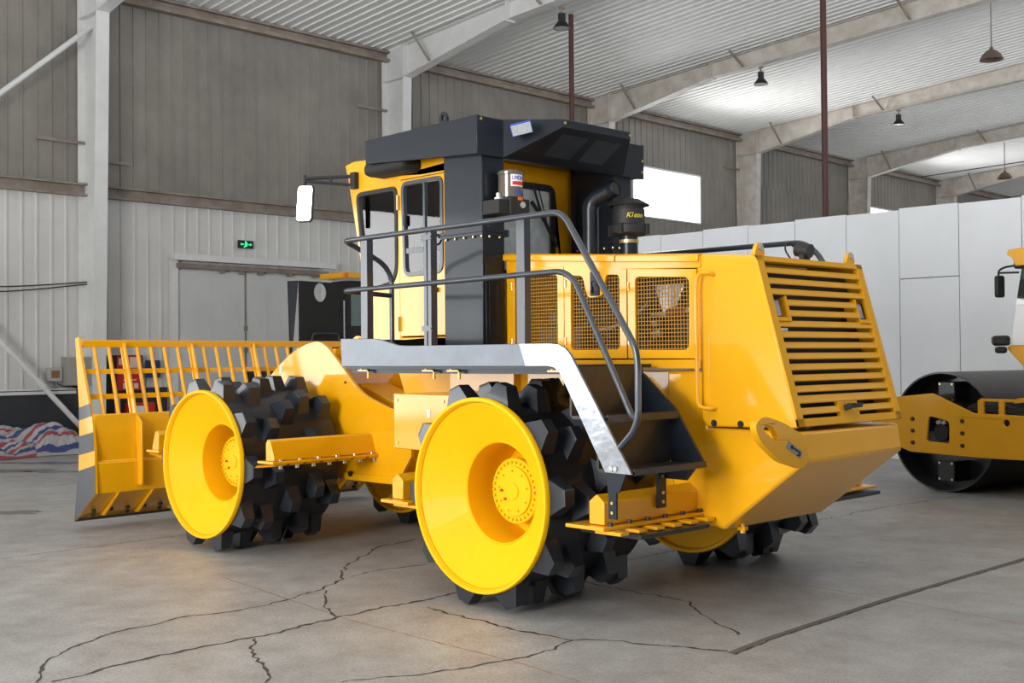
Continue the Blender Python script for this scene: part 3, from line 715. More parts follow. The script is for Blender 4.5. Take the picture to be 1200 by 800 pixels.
m = MB(); m.box(-2.5,-1.5,1.5,1.9,.75,1.0); m.cyl((-1.9,1.7,.7),(-1.9,1.7,1.1),.14,20); m.build('articulation_joint', Y, ROOT, bevel=.01)

# ---- dozer blade with trash rack
b0, b1 = -.15, 3.56
BXP, BZ = [(-2.225,1.975),(-2.146,1.16),(-2.148,.70),(-2.25,.10)], None
m = MB()   # curved front sheet, back sheet, sloping foot
m.prism([(-2.10,1.17),(-2.06,1.17),(-1.85,1.20),(-1.84,1.185),(-1.84,.72),(-1.80,.70),(-1.80,.395),(-2.23,.105),(-2.25,.10),(-2.25,.14),(-2.19,.45),(-2.15,.80)], 'y', b0+.02, b1-.02)
bl = m.build('dozer_blade', Y, ROOT, FR, bevel=.004)
ep = [(-2.225,1.985),(-2.145,1.995),(-2.10,1.80),(-1.905,1.29),(-1.845,1.165),(-1.80,.86),(-1.775,.395),(-2.225,.09),(-2.255,.085),(-2.16,.60),(-2.142,.95),(-2.14,1.25)]
for a in (b0, b1-.03):
    m = MB(); m.prism(ep, 'y', a, a+.03); e_ = m.build('end_plate', Y, bl, FR, bevel=.003)
    yy0, yy1 = (a-.003, a-.0005) if a < 0 else (a+.0305, a+.033)
    for st in ([(-2.137,1.261),(-1.895,1.312),(-1.853,1.185),(-2.138,1.129)], [(-2.139,.965),(-1.823,1.021),(-1.797,.833),(-2.139,.771)], [(-2.157,.605),(-1.788,.686),(-1.776,.395),(-2.225,.091),(-2.253,.087)]):
        m = MB(); m.prism(st, 'y', yy0, yy1); m.build('hazard_stripe', STRIPE, e_, FR)
m = MB(); m.box(-2.255,-2.235,b0,b1,.075,.115); m.build('cutting_edge', STRIPE, bl, FR)
m = MB(); m.box(-2.225,-2.13,b0+.03,b1-.03,1.888,1.964); tb = m.build('rack_beam', Y, bl, FR, bevel=.006)
def rackx(z): return -2.16+(1.92-z)*(2.16-1.93)/(1.92-1.18)
for z in (1.635,1.375):
    m = MB(); x = rackx(z); m.box(x-.008,x+.008,b0+.03,b1-.03,z-.026,z+.026); m.build('rack_cross_bar', Y, bl, FR)
pitch = .1605
for i in range(22):
    y = b0+.031+pitch*(i+1) if False else .02+pitch*i
    if y > b1-.05: break
    if i % 5 == 2:
        m = MB(); w_ = .03
        pr = [(-2.15,1.93),(-2.10,1.93),(-1.85,1.19),(-1.735,1.10),(-1.72,.50),(-1.735,.45),(-1.80,.45),(-1.86,1.10),(-1.93,1.20)]
        m.prism(pr, 'y', y-.012, y+.012); m.box(-2.16,-2.13,y-w_,y+w_,1.85,1.93)
        m.hexa([(-1.95,y-w_,1.19),(-1.93,y-w_,1.19),(-1.93,y+w_,1.19),(-1.95,y+w_,1.19),(-2.165,y-w_,1.92),(-2.145,y-w_,1.92),(-2.145,y+w_,1.92),(-2.165,y+w_,1.92)])
        m.build('blade_rib', Y, bl, FR, bevel=.004)
    else:
        m = MB(); m.tube([(rackx(1.18),y,1.18),(rackx(1.93),y,1.93)], .022, 8); m.build('rack_bar', Y, bl, FR)
for i in range(9):
    y = .10+i*.38
    m = MB(); m.hexa([(-2.20,y,.125),(-2.20,y+.02,.125),(-1.80,y+.02,.40),(-1.80,y,.40),(-2.19,y,.165),(-2.19,y+.02,.165),(-1.795,y+.02,.43),(-1.795,y,.43)]) if False else None
    m = MB(); m.prism([(-2.19,.128),(-1.80,.392),(-1.775,.385),(-2.10,.125)], 'y', y, y+.02); m.build('foot_gusset', Y, bl, FR)
bolts('edge_bolt', [(-2.09,-.02+i*.19,.20) for i in range(19)]+[(-2.17,.01+i*.38,.145) for i in range(10)], (.48,0,-.88), .022, .025, BR, bl, FR)
m = MB(); m.box(-1.8,-1.1,1.45,1.60,.55,.75); m.box(-1.8,-1.1,1.85,2.0,.55,.75); m.build('push_arm', Y, ROOT, FR, bevel=.01)

# ================================================================== THE HALL
D = -13.5
WALL_U = mat('dirty_upper_cladding', (.275, .25, .222), .55, var=.28, vscale=.7)
WALL_L = mat('pale_lower_cladding', (.66, .65, .63), .5, var=.13, vscale=.8)
CEIL = mat('ceiling_cladding', (.90, .90, .885), .55, var=.07, vscale=.5)
STEEL = mat('grimy_white_steel', (.68, .645, .60), .55, col2=(.50, .44, .38), vscale=2.6)
STEELW = mat('white_painted_steel', (.74, .74, .73), .45, var=.12, vscale=2)
GIRT = mat('brown_dusty_girt', (.31, .27, .235), .6, col2=(.20, .155, .12), vscale=2.5)
WAINS = mat('charcoal_wainscot', (.035, .038, .045), .5, var=.25, vscale=2)
PART = mat('pale_partition_panel', (.84, .865, .90), .42, var=.05, vscale=1.2)
MAROON = mat('maroon_pipe_paint', (.075, .022, .018), .5)
CBL = mat('black_cable', (.012, .012, .012), .6)

# floor
def floor_material():
    m = bpy.data.materials.new('worn_concrete'); m.use_nodes = True
    N, L = m.node_tree.nodes, m.node_tree.links; b = N['Principled BSDF']
    tc = N.new('ShaderNodeTexCoord')
    def noise(sc, det, rough=.6):
        n = N.new('ShaderNodeTexNoise'); n.inputs['Scale'].default_value = sc; n.inputs['Detail'].default_value = det; n.inputs['Roughness'].default_value = rough
        L.new(tc.outputs['Object'], n.inputs['Vector']); return n
    def ramp(src, p0, c0, p1, c1):
        r = N.new('ShaderNodeValToRGB'); r.color_ramp.elements[0].position = p0; r.color_ramp.elements[1].position = p1
        r.color_ramp.elements[0].color = (*c0, 1); r.color_ramp.elements[1].color = (*c1, 1); L.new(src.outputs['Fac'], r.inputs['Fac']); return r
    def mix(a, bb, f, mode='MULTIPLY'):
        x = N.new('ShaderNodeMixRGB'); x.blend_type = mode; x.inputs[0].default_value = f; L.new(a.outputs[0], x.inputs[1]); L.new(bb.outputs[0], x.inputs[2]); return x
    big = ramp(noise(.35, 6), .3, (.33, .325, .318), .7, (.44, .435, .425))
    mid = ramp(noise(2.6, 9, .72), .34, (.70, .675, .65), .62, (1.0, 1.0, 1.0))
    fine = ramp(noise(48, 5, .75), .38, (.58, .55, .52), .54, (1, 1, 1))
    c = mix(mix(big, mid, 1.0), fine, .7)
    L.new(c.outputs[0], b.inputs['Base Color'])
    rr = N.new('ShaderNodeMapRange'); n = noise(.9, 5); L.new(n.outputs['Fac'], rr.inputs[0]); rr.inputs[3].default_value = .28; rr.inputs[4].default_value = .62
    L.new(rr.outputs[0], b.inputs['Roughness'])
    bp = N.new('ShaderNodeBump'); bp.inputs['Strength'].default_value = .25; bp.inputs['Distance'].default_value = .01
    n = noise(30, 6, .7); L.new(n.outputs['Fac'], bp.inputs['Height']); L.new(bp.outputs['Normal'], b.inputs['Normal'])
    return m
CR = {
'c1':[(-0.39,-2.888),(-0.778,-2.701),(-0.923,-2.517),(-1.137,-2.194),(-1.235,-1.801),(-1.287,-1.464),(-1.173,-1.169),(-1.248,-0.812),(-1.359,-0.368),(-1.575,-0.02),(-2.001,0.344),(-2.349,0.759),(-2.647,1.174),(-2.771,1.678)],
'c2':[(-1.644,0.112),(-1.714,0.508),(-1.641,0.905)],
'c3':[(-1.312,-0.323),(-0.967,-0.622),(-0.525,-0.801)],
'c4':[(-0.34,-2.815),(-0.392,-2.528),(-0.393,-2.272),(-0.45,-1.972),(-0.433,-1.723),(-0.416,-1.494),(-0.457,-1.216),(-0.503,-0.816),(-0.531,-0.399),(-0.491,-0.045),(-0.542,0.284),(-0.569,0.522)],
'c5':[(-0.396,-1.506),(-0.061,-1.733),(0.206,-1.817),(0.527,-1.988)],
'c6':[(-0.315,-0.19),(-0.104,-0.213),(0.237,-0.206),(0.575,-0.216),(0.798,-0.191),(0.983,-0.167),(1.073,-0.17),(1.163,-0.052),(1.318,0.009),(1.456,0.085),(1.903,0.265)],
'c7':[(1.073,-0.17),(1.128,-0.407),(1.138,-0.645),(1.091,-0.977),(0.953,-1.359),(0.808,-1.713)],
'c8':[(-0.162,1.28),(-0.004,1.244),(0.352,1.226),(0.476,1.216),(0.891,1.243),(1.235,0.934),(1.712,0.665)],
'c9':[(-4.596,-1.542),(-4.63,-0.754),(-4.676,0.27),(-4.70,1.4),(-4.864,2.435),(-4.914,3.214)],
'c10':[(-0.55,.6),(-0.53,1.4),(-0.518,2.251),(-0.54,2.646),(-.58,3.6),(-0.632,4.893),(-0.654,6.196),(-0.644,6.895),(-0.364,9.96)],
'c12':[(-10.177,1.059),(-10.412,1.58),(-10.588,2.366)]}
CW = {'c4':.042,'c1':.028,'c9':.018,'c10':.018,'c6':.032,'c8':.02,'c12':.025}
def strip(m, pts, w, z, jag):
    P = []
    for a, b in zip(pts, pts[1:]):
        a, b = Vector((*a,0)), Vector((*b,0)); n = max(2, int((b-a).length/.05))
        for k in range(n): P.append(a.lerp(b, k/n))
    P.append(Vector((*pts[-1],0)))
    ks = []; off = 0
    for i, p in enumerate(P):
        d = (P[min(i+1,len(P)-1)]-P[max(i-1,0)]).normalized(); nn = Vector((-d.y,d.x,0))
        off = off*.6+random.uniform(-1,1)*jag
        wa, wb = w*random.uniform(.15,1.2)*.5, w*random.uniform(.15,1.2)*.5
        if jag == 0: wa = wb = w*.5
        c = p+nn*off
        k = m.add([c+nn*wa+Vector((0,0,z)), c-nn*wb+Vector((0,0,z))]); ks.append(k)
    for a, b in zip(ks, ks[1:]): m.face(a, a+1, b+1, b)
m = MB(); iv = FR.inverted()
k = m.add([(-13.7,-16,0),(16,-16,0),(16,66,0),(-13.7,66,0)]); m.face(k,k+1,k+2,k+3)
m2 = MB()
for n_, pts in CR.items(): m2.slot(1); strip(m2, pts, CW.get(n_,.025), .0012, .02)
jt = [(1.937,0.243),(1.887,0.712),(1.841,2.276),(1.863,4.558),(1.86,9.0)]
m2.slot(2); strip(m2, jt, .045, .0016, 0)  # dark band along the expansion joint
m2.slot(1); strip(m2, [(a+.03,b) for a,b in jt], .02, .0022, .004)
m2.slot(3)
for pts in ([(1.096,2.294),(1.841,2.276),(2.854,2.155)], [(-2.395,-0.604),(-0.378,-0.801),(1.149,-0.766),(1.715,-0.8)], [(-1.874,4.702),(1.686,4.987)]): strip(m2, pts, .022, .0009, .003)
# pale chips of spalled concrete
m2.slot(4)
for _ in range(70):
    x, y = random.uniform(-3,3.5), random.uniform(-2.2,4); r = random.uniform(.006,.02)
    kk = m2.add([(x+r*math.cos(a*PI/3)*random.uniform(.5,1), y+r*math.sin(a*PI/3)*random.uniform(.5,1), .0008) for a in range(6)]); m2.face(*range(kk,kk+6))
# damp patches
m2.slot(5)
for cx_, cy_, rx, ry, an in ((-13.2,1.5,1.0,.28,.75),(-12.2,2.2,.7,.16,.75),(-7.79,-.30,.42,.16,.75),(-14.0,2.6,.8,.25,.75)):
    ca, sa = math.cos(an), math.sin(an); pts_ = []
    for q in range(40):
        t_ = 2*PI*q/40; r_ = 1+.22*math.sin(3*t_+cx_)+.14*math.sin(7*t_+cy_)+.06*math.sin(13*t_)
        u_, v_ = rx*r_*math.cos(t_), ry*r_*math.sin(t_); pts_.append((cx_+u_*ca-v_*sa, cy_+u_*sa+v_*ca, .0010))
    kk = m2.add(pts_); m2.face(*range(kk,kk+40))
off = len(m.v); m2.v = [tuple(iv @ Vector(p)) for p in m2.v]
m.v += m2.v
for f_, i_ in zip(m2.f, m2.mi): m.f.append(tuple(q+off for q in f_)); m.mi.append(i_)
me = bpy.data.meshes.new('floor'); me.from_pydata(m.v, [], m.f)
for mm in (floor_material(), mat('crack_dirt', (.075,.058,.045), .9, var=.4, vscale=30), mat('dark_joint', (.13,.115,.10), .8, var=.2), mat('faded_orange_line', (.36,.25,.18), .7, var=.25, vscale=12), mat('concrete_chip', (.45,.44,.42), .8), mat('damp_concrete', (.13,.125,.12), .16, var=.2)): me.materials.append(mm)
for p, i in zip(me.polygons, m.mi):
    p.material_index = i
    if p.normal.z < 0: p.flip()
fl = link('floor', me, None, FR); tag(fl, 'cracked bare concrete floor of the hall', 'floor', kind='structure')

# corrugated wall, ribs standing 3 cm out
def ribs(y0, y1, pitch=.30):
    out = []; y = y0
    while y < y1-1e-6:
        for dy, dx in ((0,0),(.235,0),(.25,.028),(.285,.028)):
            if y+dy < y1: out.append((y+dy, dx))
        y += pitch
    out.append((y1, 0)); return out
def cladding(m, y0, y1, z0, z1):
    r = ribs(y0, y1); k = m.add([(D+dx, y, z) for z in (z0,z1) for y, dx in r]); n = len(r)
    for i in range(n-1): m.face(k+i, k+i+1, k+n+i+1, k+n+i)
m = MB()
m.slot(1); cladding(m, -14, 66, 0, 5.15)
wins = [(23.25,26.95),(38.75,42.45)]
m.slot(0); cladding(m, -14, 66, 5.15, 6.20); cladding(m, -14, 66, 7.85, 9.75)
ys = [-14]+[v for w_ in wins for v in w_]+[66]
for a, b in zip(ys[::2], ys[1::2]): cladding(m, a, b, 6.20, 7.85)
me = MB.mesh(m, 'wall_back', [WALL_U, WALL_L], 0)
wb = link('wall_back', me, None, FR); tag(wb, 'long ribbed metal wall, pale below the rail and dusty brown above', 'wall', kind='structure')
SKY = mat('bright_window_daylight', (1, 1, 1), .5, emit=5)
for i, (a, b) in enumerate(wins):
    f = MB(); f.plate([(a,6.20),(b,6.20),(b,7.85),(a,7.85)], [[(a+.06,6.24),(b-.06,6.24),(b-.06,7.79),(a+.06,7.79)]], 'x', D-.06, D+.05)
    if True:
        c_ = (a+b)/2; f.box(D-.03,D+.0,c_-.02,c_+.02,6.24,7.79)
    wf = f.build('window_%d' % (i+1), STEELW, None, FR); tag(wf, ['blown-out bright window high on the wall, right of the canopy','bright high window just above the white partition'][i], 'window', kind='structure')
    f = MB(); f.box(D-.045,D-.035,a+.05,b-.05,6.23,7.80); f.build('pane', SKY, wf, FR)
# ceiling following the roof slope
def zr(x): return 9.575+.073*(x-D)
m = MB(); r = []
y = -14
while y < 66:
    r += [(y,0),(y+.20,0),(y+.215,-.030),(y+.245,-.030),(y+.26,0)]; y += .27
k = m.add([(x, y, zr(x)+dz) for x in (D-.1, 16) for y, dz in r]); n = len(r)
for i in range(n-1): m.face(k+i, k+i+1, k+n+i+1, k+n+i)
ce = link('ceiling', m.mesh('ceiling', CEIL, 0), None, FR); tag(ce, 'white ribbed sheet-metal roof underside rising to the right', 'ceiling', kind='structure')
# end gable far away
m = MB(); k = m.add([(D,66,0),(16,66,0),(16,66,12.5),(D,66,9.6)]); m.face(k,k+1,k+2,k+3)
ge = link('wall_far', m.mesh('wall_far', WALL_U, 0), None, FR); tag(ge, 'far gable end of the hall', 'wall', kind='structure')
# portal frames: tapered column and rafter in one
for i in range(8):
    yc = -2.75+8.0*i
    st_ = STEELW if i <= 2 else STEEL
    m = MB(); fw_ = .14
    # column web + flanges
    x0, xb, xt = D+.03, D+.62, D+.86
    m.prism([(x0,0),(xb,0),(xt,8.75),(xt,9.62),(x0,9.56)], 'y', yc-.008, yc+.008)
    m.hexa([(xb,yc-fw_,0),(xb+.02,yc-fw_,0),(xb+.02,yc+fw_,0),(xb,yc+fw_,0),(xt,yc-fw_,8.80),(xt+.02,yc-fw_,8.80),(xt+.02,yc+fw_,8.80),(xt,yc+fw_,8.80)])
    m.box(x0,x0+.02,yc-fw_,yc+fw_,0,9.55)
    # rafter
    low = [(xt,8.78),(-9.0,9.45),(2.0,10.10),(15,11.2)]
    top = [(x,zr(x)-.05) for x in (xt,-9.0,2.0,15)]
    m.prism(low+top[::-1], 'y', yc-.008, yc+.008)
    for A_ in (low, top):
        for (xa,za),(xc,zc) in zip(A_, A_[1:]):
            m.hexa([(xa,yc-fw_,za-.012),(xc,yc-fw_,zc-.012),(xc,yc+fw_,zc-.012),(xa,yc+fw_,za-.012),(xa,yc-fw_,za+.012),(xc,yc-fw_,zc+.012),(xc,yc+fw_,zc+.012),(xa,yc+fw_,za+.012)])
    m.box(xt-.03,xt+.03,yc-fw_,yc+fw_,8.75,zr(xt)-.05); m.box(x0,xt,yc-fw_,yc+fw_,8.76,8.78)
    for xs in (-9.0,):  m.box(xs-.02,xs+.02,yc-fw_,yc+fw_,9.40,zr(xs)-.05)
    pf = m.build('portal_frame', st_, None, FR, smooth=0)
    place = ['out of the picture on the left','second column from the left, white, left of the sliding door','white frame whose rafter rises above the cab','frame with grimy rafter ending right of the canopy','grimy frame behind the thin maroon pipe','grimy frame beyond the maroon pipe','grimy frame far back above the white partition','rearmost grimy frame at the upper right']
    lab = ['steel portal frame nearest the left edge, out of view','white steel portal frame with its column left of the sliding door','white steel portal frame whose rafter rises over the cab','grimy white portal frame with its column just right of the canopy','grimy white portal frame with its column right of the bright window','grimy white portal frame behind the tall maroon pipe','grimy white portal frame above the middle of the partition','grimy white portal frame furthest back on the right'][i]
    tag(pf, lab, 'steel frame', kind='structure')
    # flange braces on the rafter
    for xs in (-11.7,-7.95,-3.2,1.5):
        zb = [a_ for a_ in low]; zl = 8.78+(9.45-8.78)*(xs-xt)/(-9-xt) if xs < -9 else 9.45+.65*(xs+9)/11
        q = MB(); q.tube([(xs,yc-.05,zl+.03),(xs-.12,yc-.55,zr(xs)-.04)],.03,6); q.build('flange_brace', GIRT if i > 1 else STEELW, pf, FR)
# eave beam, mid girt
m = MB(); m.box(D+.03,D+.22,-14,66,9.28,9.36); m.box(D+.03,D+.10,-14,66,9.36,9.55); m.box(D+.03,D+.22,-14,66,9.50,9.56)
e = m.build('trim_1', GIRT, None, FR, smooth=0); tag(e, 'dusty eave beam where the back wall meets the roof', 'beam', kind='structure')
m = MB(); m.box(D+.03,D+.20,-14,66,5.34,5.38); m.box(D+.03,D+.07,-14,66,5.15,5.38); m.box(D+.03,D+.20,-14,66,5.12,5.16)
e = m.build('trim_2', GIRT, None, FR, smooth=0); tag(e, 'brown wall rail along the back wall at mid height', 'rail', kind='structure')
m = MB(); m.box(D+.03,D+.12,-14,7.05,0,1.17)
e = m.build('baseboard_back', WAINS, None, FR); tag(e, 'charcoal skirting panel low on the back wall', 'baseboard', kind='structure')
m = MB(); m.box(D+.13,D+.17,-3,5.0,1.09,1.15); m.box(D+.12,D+.16,-3,5.0,1.17,1.20)
e = m.build('wall_conduit', STEELW, None, FR); tag(e, 'white conduit running along the top of the charcoal skirting panel', 'conduit')
# girt stubs
for i, (y, z) in enumerate(((4.95,6.22),(5.9,5.9),(13.0,8.05),(29.0,8.3))):
    m = MB(); m.box(D+.04,D+.10,y-.7 if i != 1 else y-.35,y+.35,z-.03,z+.03)
    e = m.build('wall_strut', GIRT, None, FR); tag(e, ['short brown strut left of the white column, above the wall rail','short brown strut right of the white column, above the wall rail','short brown strut beside the column above the cab','short brown strut beside the column right of the bright window'][i], 'strut')
# diagonal braces left of the white column
for (a, b, lab) in (((D+.45,-2.2,-.7+3.2),(D+.45,5.15,.22),'white diagonal brace running down to the foot of the white column'), ((D+.45,-2.2,1.9),(D+.45,5.30,8.62),'white diagonal brace running up to the head of the white column')):
    if b[2] < 1: a = (D+.45,1.6,4.05)
    m = MB(); m.tube([a,b],.055,10); g = Vector(a).lerp(Vector(b),.72); d = (Vector(b)-Vector(a)).normalized(); m.cyl(g-d*.08,g+d*.08,.075,10)
    e = m.build('diagonal_brace', STEELW, None, FR); tag(e, lab, 'brace')
# sliding door
m = MB()
for a, b in ((7.30,9.01),(9.03,11.15)): m.box(D+.06,D+.10,a,b,.03,3.72)
for y in (8.15,9.6,10.4): m.box(D+.095,D+.105,y-.01,y+.01,.03,3.72)
dr_ = m.build('door_1', mat('door_sheet', (.62,.63,.62), .45, var=.1, vscale=1), None, FR); tag(dr_, 'pale grey double sliding door in the back wall', 'door', kind='structure')
m = MB(); m.box(D+.03,D+.16,7.15,7.30,0,3.95); m.box(D+.03,D+.16,11.15,11.40,0,3.95); m.build('door_jamb', STEELW, dr_, FR)
m = MB(); m.box(D+.03,D+.30,7.15,11.45,3.92,4.06); m.build('door_lintel', STEELW, dr_, FR)
m = MB(); m.box(D+.10,D+.20,7.25,11.3,3.76,3.86)
for y in (8.4,8.9,9.4,10.2,10.9): m.box(D+.12,D+.18,y-.06,y+.06,3.68,3.77)
m.build('door_track', GIRT, dr_, FR)
m = MB(); m.box(D+.095,D+.115,9.0,9.04,.03,3.7)
for z in (1.1,1.9,2.4): m.box(D+.10,D+.13,8.98,9.06,z,z+.12)
m.build('door_seam', GIRT, dr_, FR)
# exit sign
m = MB(); m.box(D+.05,D+.10,8.86,9.24,4.29,4.47); ex_ = m.build('exit_sign', CBL, None, FR); tag(ex_, 'small green lit exit sign above the sliding door', 'sign')
GRN = mat('exit_green', (.02, .75, .22), .5, emit=1.6)
m = MB()
def gp_(poly): m.prism(poly, 'x', D+.101, D+.104)
gp_([(9.02,4.335),(9.08,4.335),(9.08,4.43),(9.02,4.43)]); gp_([(8.93,4.37),(9.00,4.37),(9.00,4.39),(8.93,4.39)]); gp_([(8.90,4.38),(8.94,4.41),(8.94,4.35)])
gp_([(9.10,4.37),(9.17,4.37),(9.17,4.39),(9.10,4.39)]); gp_([(9.20,4.38),(9.16,4.41),(9.16,4.35)]); m.cyl((D+.101,9.04,4.445),(D+.104,9.04,4.445),.014,10)
gp_([(8.99,4.31),(9.03,4.31),(9.03,4.34),(8.99,4.34)])
m.build('exit_symbol', GRN, ex_, FR)
# notice board, boxes
m = MB(); m.box(D+.12,D+.18,5.62,6.45,1.10,1.86); nb = m.build('notice_board', CBL, None, FR); tag(nb, 'red fire notice board on the wall behind the blade rack', 'notice board')
m = MB(); m.box(D+.181,D+.19,5.86,6.42,1.13,1.84); m.build('poster', RED, nb, FR, label='red poster with white print')
m = MB()
for a, b, c_, d_ in ((5.9,6.12,1.66,1.80),(6.15,6.40,1.60,1.82),(5.9,6.4,1.47,1.52),(6.0,6.3,1.33,1.35),(6.0,6.1,1.16,1.28),(6.13,6.2,1.18,1.27),(6.24,6.34,1.16,1.27)): m.box(D+.1905,D+.192,a,b,c_,d_)
m.build('poster_print', mat('faded_print',(.75,.55,.5),.6), nb, FR)
m = MB(); m.box(D+.12,D+.42,6.05,6.60,0,.86); fc = m.build('extinguisher_cabinet', RED, None, FR); tag(fc, 'low red fire extinguisher cabinet below the notice board', 'cabinet')
m = MB(); m.box(D+.421,D+.425,6.1,6.35,.62,.80); m.build('cabinet_label', WHT, fc, FR)
m = MB(); m.tube([(D+.34,5.80,0),(D+.34,5.80,1.05)],.06,12); e = m.build('foil_duct', PIPEI, None, FR); tag(e, 'shiny foil duct standing beside the red cabinet', 'duct')
m = MB(); m.box(D+.05,D+.20,6.58,6.84,1.38,1.75); m.tube([(D+.12,6.68,1.75),(D+.12,6.68,2.1)],.012,6); e = m.build('blue_switch_box', mat('blue_enamel',(.02,.045,.16),.4), None, FR); tag(e, 'small blue box on the wall right of the red notice board', 'box')
m = MB(); m.box(D+.05,D+.36,4.74,5.32,1.26,1.83); eb = m.build('electric_cabinet', mat('grey_beige_enamel',(.33,.31,.28),.5), None, FR, bevel=.01); tag(eb, 'grey electric cabinet with a hazard label, left of the blade', 'electric box')
m = MB(); m.box(D+.361,D+.364,4.98,5.10,1.52,1.68); m.build('hazard_label', WHT, eb, FR)
m = MB(); m.prism([(5.0,1.55),(5.08,1.55),(5.04,1.64)], 'x', D+.364, D+.366); m.build('hazard_sign', YEL_TXT, eb, FR)
m = MB(); m.box(D+.05,D+.16,4.42,4.72,1.34,1.62); sb_ = m.build('meter_box', mat('light_grey_enamel',(.40,.40,.39),.5), None, FR, bevel=.01); tag(sb_, 'small grey meter box with a brown window beside the electric cabinet', 'electric box')
m = MB(); m.box(D+.161,D+.165,4.49,4.66,1.41,1.56); m.build('meter_window', mat('brown_pane',(.25,.12,.05),.4), sb_, FR)
m = MB(); m.tube(fillet([(D+.2,4.9,1.225),(D+.2,5.1,1.19),(D+.2,5.4,1.20),(D+.2,5.5,1.19)],.1),.015,6); m.tube(fillet([(D+.2,4.6,1.30),(D+.2,4.7,1.235),(D+.2,5.2,1.235)],.1),.012,6); e = m.build('loose_wire', CBL, None, FR); tag(e, 'loose black wires under the electric cabinet', 'wire')
m = MB()
for dz in (0,.07): m.tube([(D+.15,-1+i*.39,3.62-dz*.6-.016*i-(.30+dz)*math.sin(PI*i/16)) for i in range(17)],.013,6)
e = m.build('sagging_cable', CBL, None, FR); tag(e, 'pair of thin cables sagging along the wall left of the white column', 'cable')

# ---- high-bay lamps and pendants
LMP = mat('black_lamp_housing', (.012,.012,.015), .35); LNS = mat('lamp_reflector', (.55,.55,.56), .3)
RUST = mat('dull_brown_enamel', (.14,.10,.07), .5)
for y, z, lab in ((13.44,9.36,'black high-bay lamp nearest, above the canopy'),(21.46,9.42,'black high-bay lamp in the middle of the row, right of the long maroon pipe'),(29.48,9.42,'black high-bay lamp furthest back in the row of three') ):
    if y > 20: lab = ['black high-bay lamp on the second rafter, left of the long maroon pipe','black high-bay lamp on the third rafter, furthest back'][0 if y < 25 else 1]
    B = FR @ T((-7.58, y, z))
    t = thing('high_bay_lamp', lab, 'lamp', B, 'black high-bay lamps under the rafters')
    q = MB(); q.tube([(0,0,.15),(0,0,-.05)],.03,8); q.box(-.05,.05,-.05,.05,.08,.15); q.build('lamp_hook', GIRT, t, B)
    q = MB(); q.cyl((0,0,-.20),(0,0,-.03),.085,16); q.lathe([(.085,-.20),(.11,-.23),(.185,-.33),(.195,-.36),(.185,-.36),(.10,-.24),(.0001,-.22)],n=28); q.build('lamp_shade', LMP, t, B)
    q = MB(); q.lathe([(.18,-.352),(.0001,-.350)],n=24); q.build('lamp_lens', LNS, t, B)
for x, y, zt, zb, lab in ((-1.37,21.46,9.95,8.56,'brown dome pendant lamp at the top right, nearest'),(-7.40,37.5,9.50,8.15,'brown dome pendant lamp low at the right edge, further back')):
    B = FR @ T((x, y, zb))
    t = thing('pendant_lamp', lab, 'lamp', B, 'brown dome pendants')
    q = MB(); q.tube([(0,0,zt-zb),(0,0,.25)],.018,6); q.build('lamp_cord', GIRT, t, B)
    q = MB(); q.lathe([(.04,.30),(.05,.24),(.12,.21),(.21,.12),(.27,0),(.262,0),(.19,.11),(.03,.2)],n=28); q.cyl((0,0,.02),(0,0,.2),.05,10); q.build('lamp_shade', RUST, t, B)
for x, y, z0_, r, lab in ((-8.69,15.0,0,.06,'maroon vertical pipe rising behind the canopy'),(-2.06,15.0,0,.062,'tall maroon vertical pipe rising behind the white partition')):
    m = MB(); m.tube([(x,y,0),(x,y,zr(x)-.06)],r,12); m.cyl((x,y,0),(x,y,.03),.14,14)
    e = m.build('standpipe', MAROON, None, FR); tag(e, lab, 'pipe', 'maroon vertical pipes')
m = MB(); m.tube([(D+.8,42,9.3),(-2,42,9.6)],.02,6); e = m.build('tension_cable', CBL, None, FR); tag(e, 'thin dark cable stretched under the roof at the far right', 'cable')

# ---- white partition
m = MB(); py0 = 12.7; x0 = -6.93; pw = .985
xs = [-.40-pw*k for k in range(6,-1,-1)]+[-.40+pw*k for k in range(1,9)]
xs = [-6.2,-5.25]+[-4.36,-3.36,-2.36,-1.38,-.38,.58,1.59,2.58,3.55,4.55,5.55,6.55,7.55,8.55,9.55]
pn = None
for i, (a, b) in enumerate(zip(xs, xs[1:])):
    m = MB(); ht = 4.10+ (.02 if i % 2 else 0)+.006*i
    if abs(a-.58) < .01:
        m.box(a+.006,b-.006,py0,py0+.06,0,2.98); m.box(a+.006,b-.006,py0-.004,py0+.06,2.995,ht)
    else: m.box(a+.006,b-.006,py0,py0+.06,0,ht)
    if pn is None:
        pn = m.build('wall_partition', PART, None, FR, smooth=0); tag(pn, 'pale bluish-white panel partition behind the compactor', 'partition', kind='structure')
    else: m.build('partition_panel', PART, pn, FR, smooth=0)
m = MB(); m.box(xs[0],xs[-1],py0+.05,py0+.10,0,4.05); m.build('partition_backing', mat('panel_seam',(.16,.16,.17),.7), pn, FR)

# ---- striped tarpaulin
m = MB(); nx, ny = 220, 160; grid = []
from mathutils import noise as NZ
def tz(u, v):
    return .05+.16*abs(NZ.noise((u*7,v*6,1.3)))+.07*abs(NZ.noise((u*19,v*15,4.1)))+.46*math.exp(-((u-.42)**2/.05+(v-.66)**2/.05))+.42*math.exp(-((u-.74)**2/.028+(v-.30)**2/.06))+.22*math.exp(-((u-.70)**2/.02+(v-.72)**2/.03))+.03*math.sin(17*u+5*v)*math.sin(11*v+2)+.02*math.sin(33*u-9*v)
for j in range(ny):
    for i in range(nx):
        u, v = i/(nx-1), j/(ny-1)
        e_ = min(u, 1-u, v, 1-v); f_ = min(1, e_*7)
        x = -11.45-1.85*v+.12*math.sin(7*u)*(1-v); y = 1.9+2.75*u-.5*v*(1-u)+.10*math.sin(9*v)
        grid.append((x, y, .01+tz(u,v)*f_))
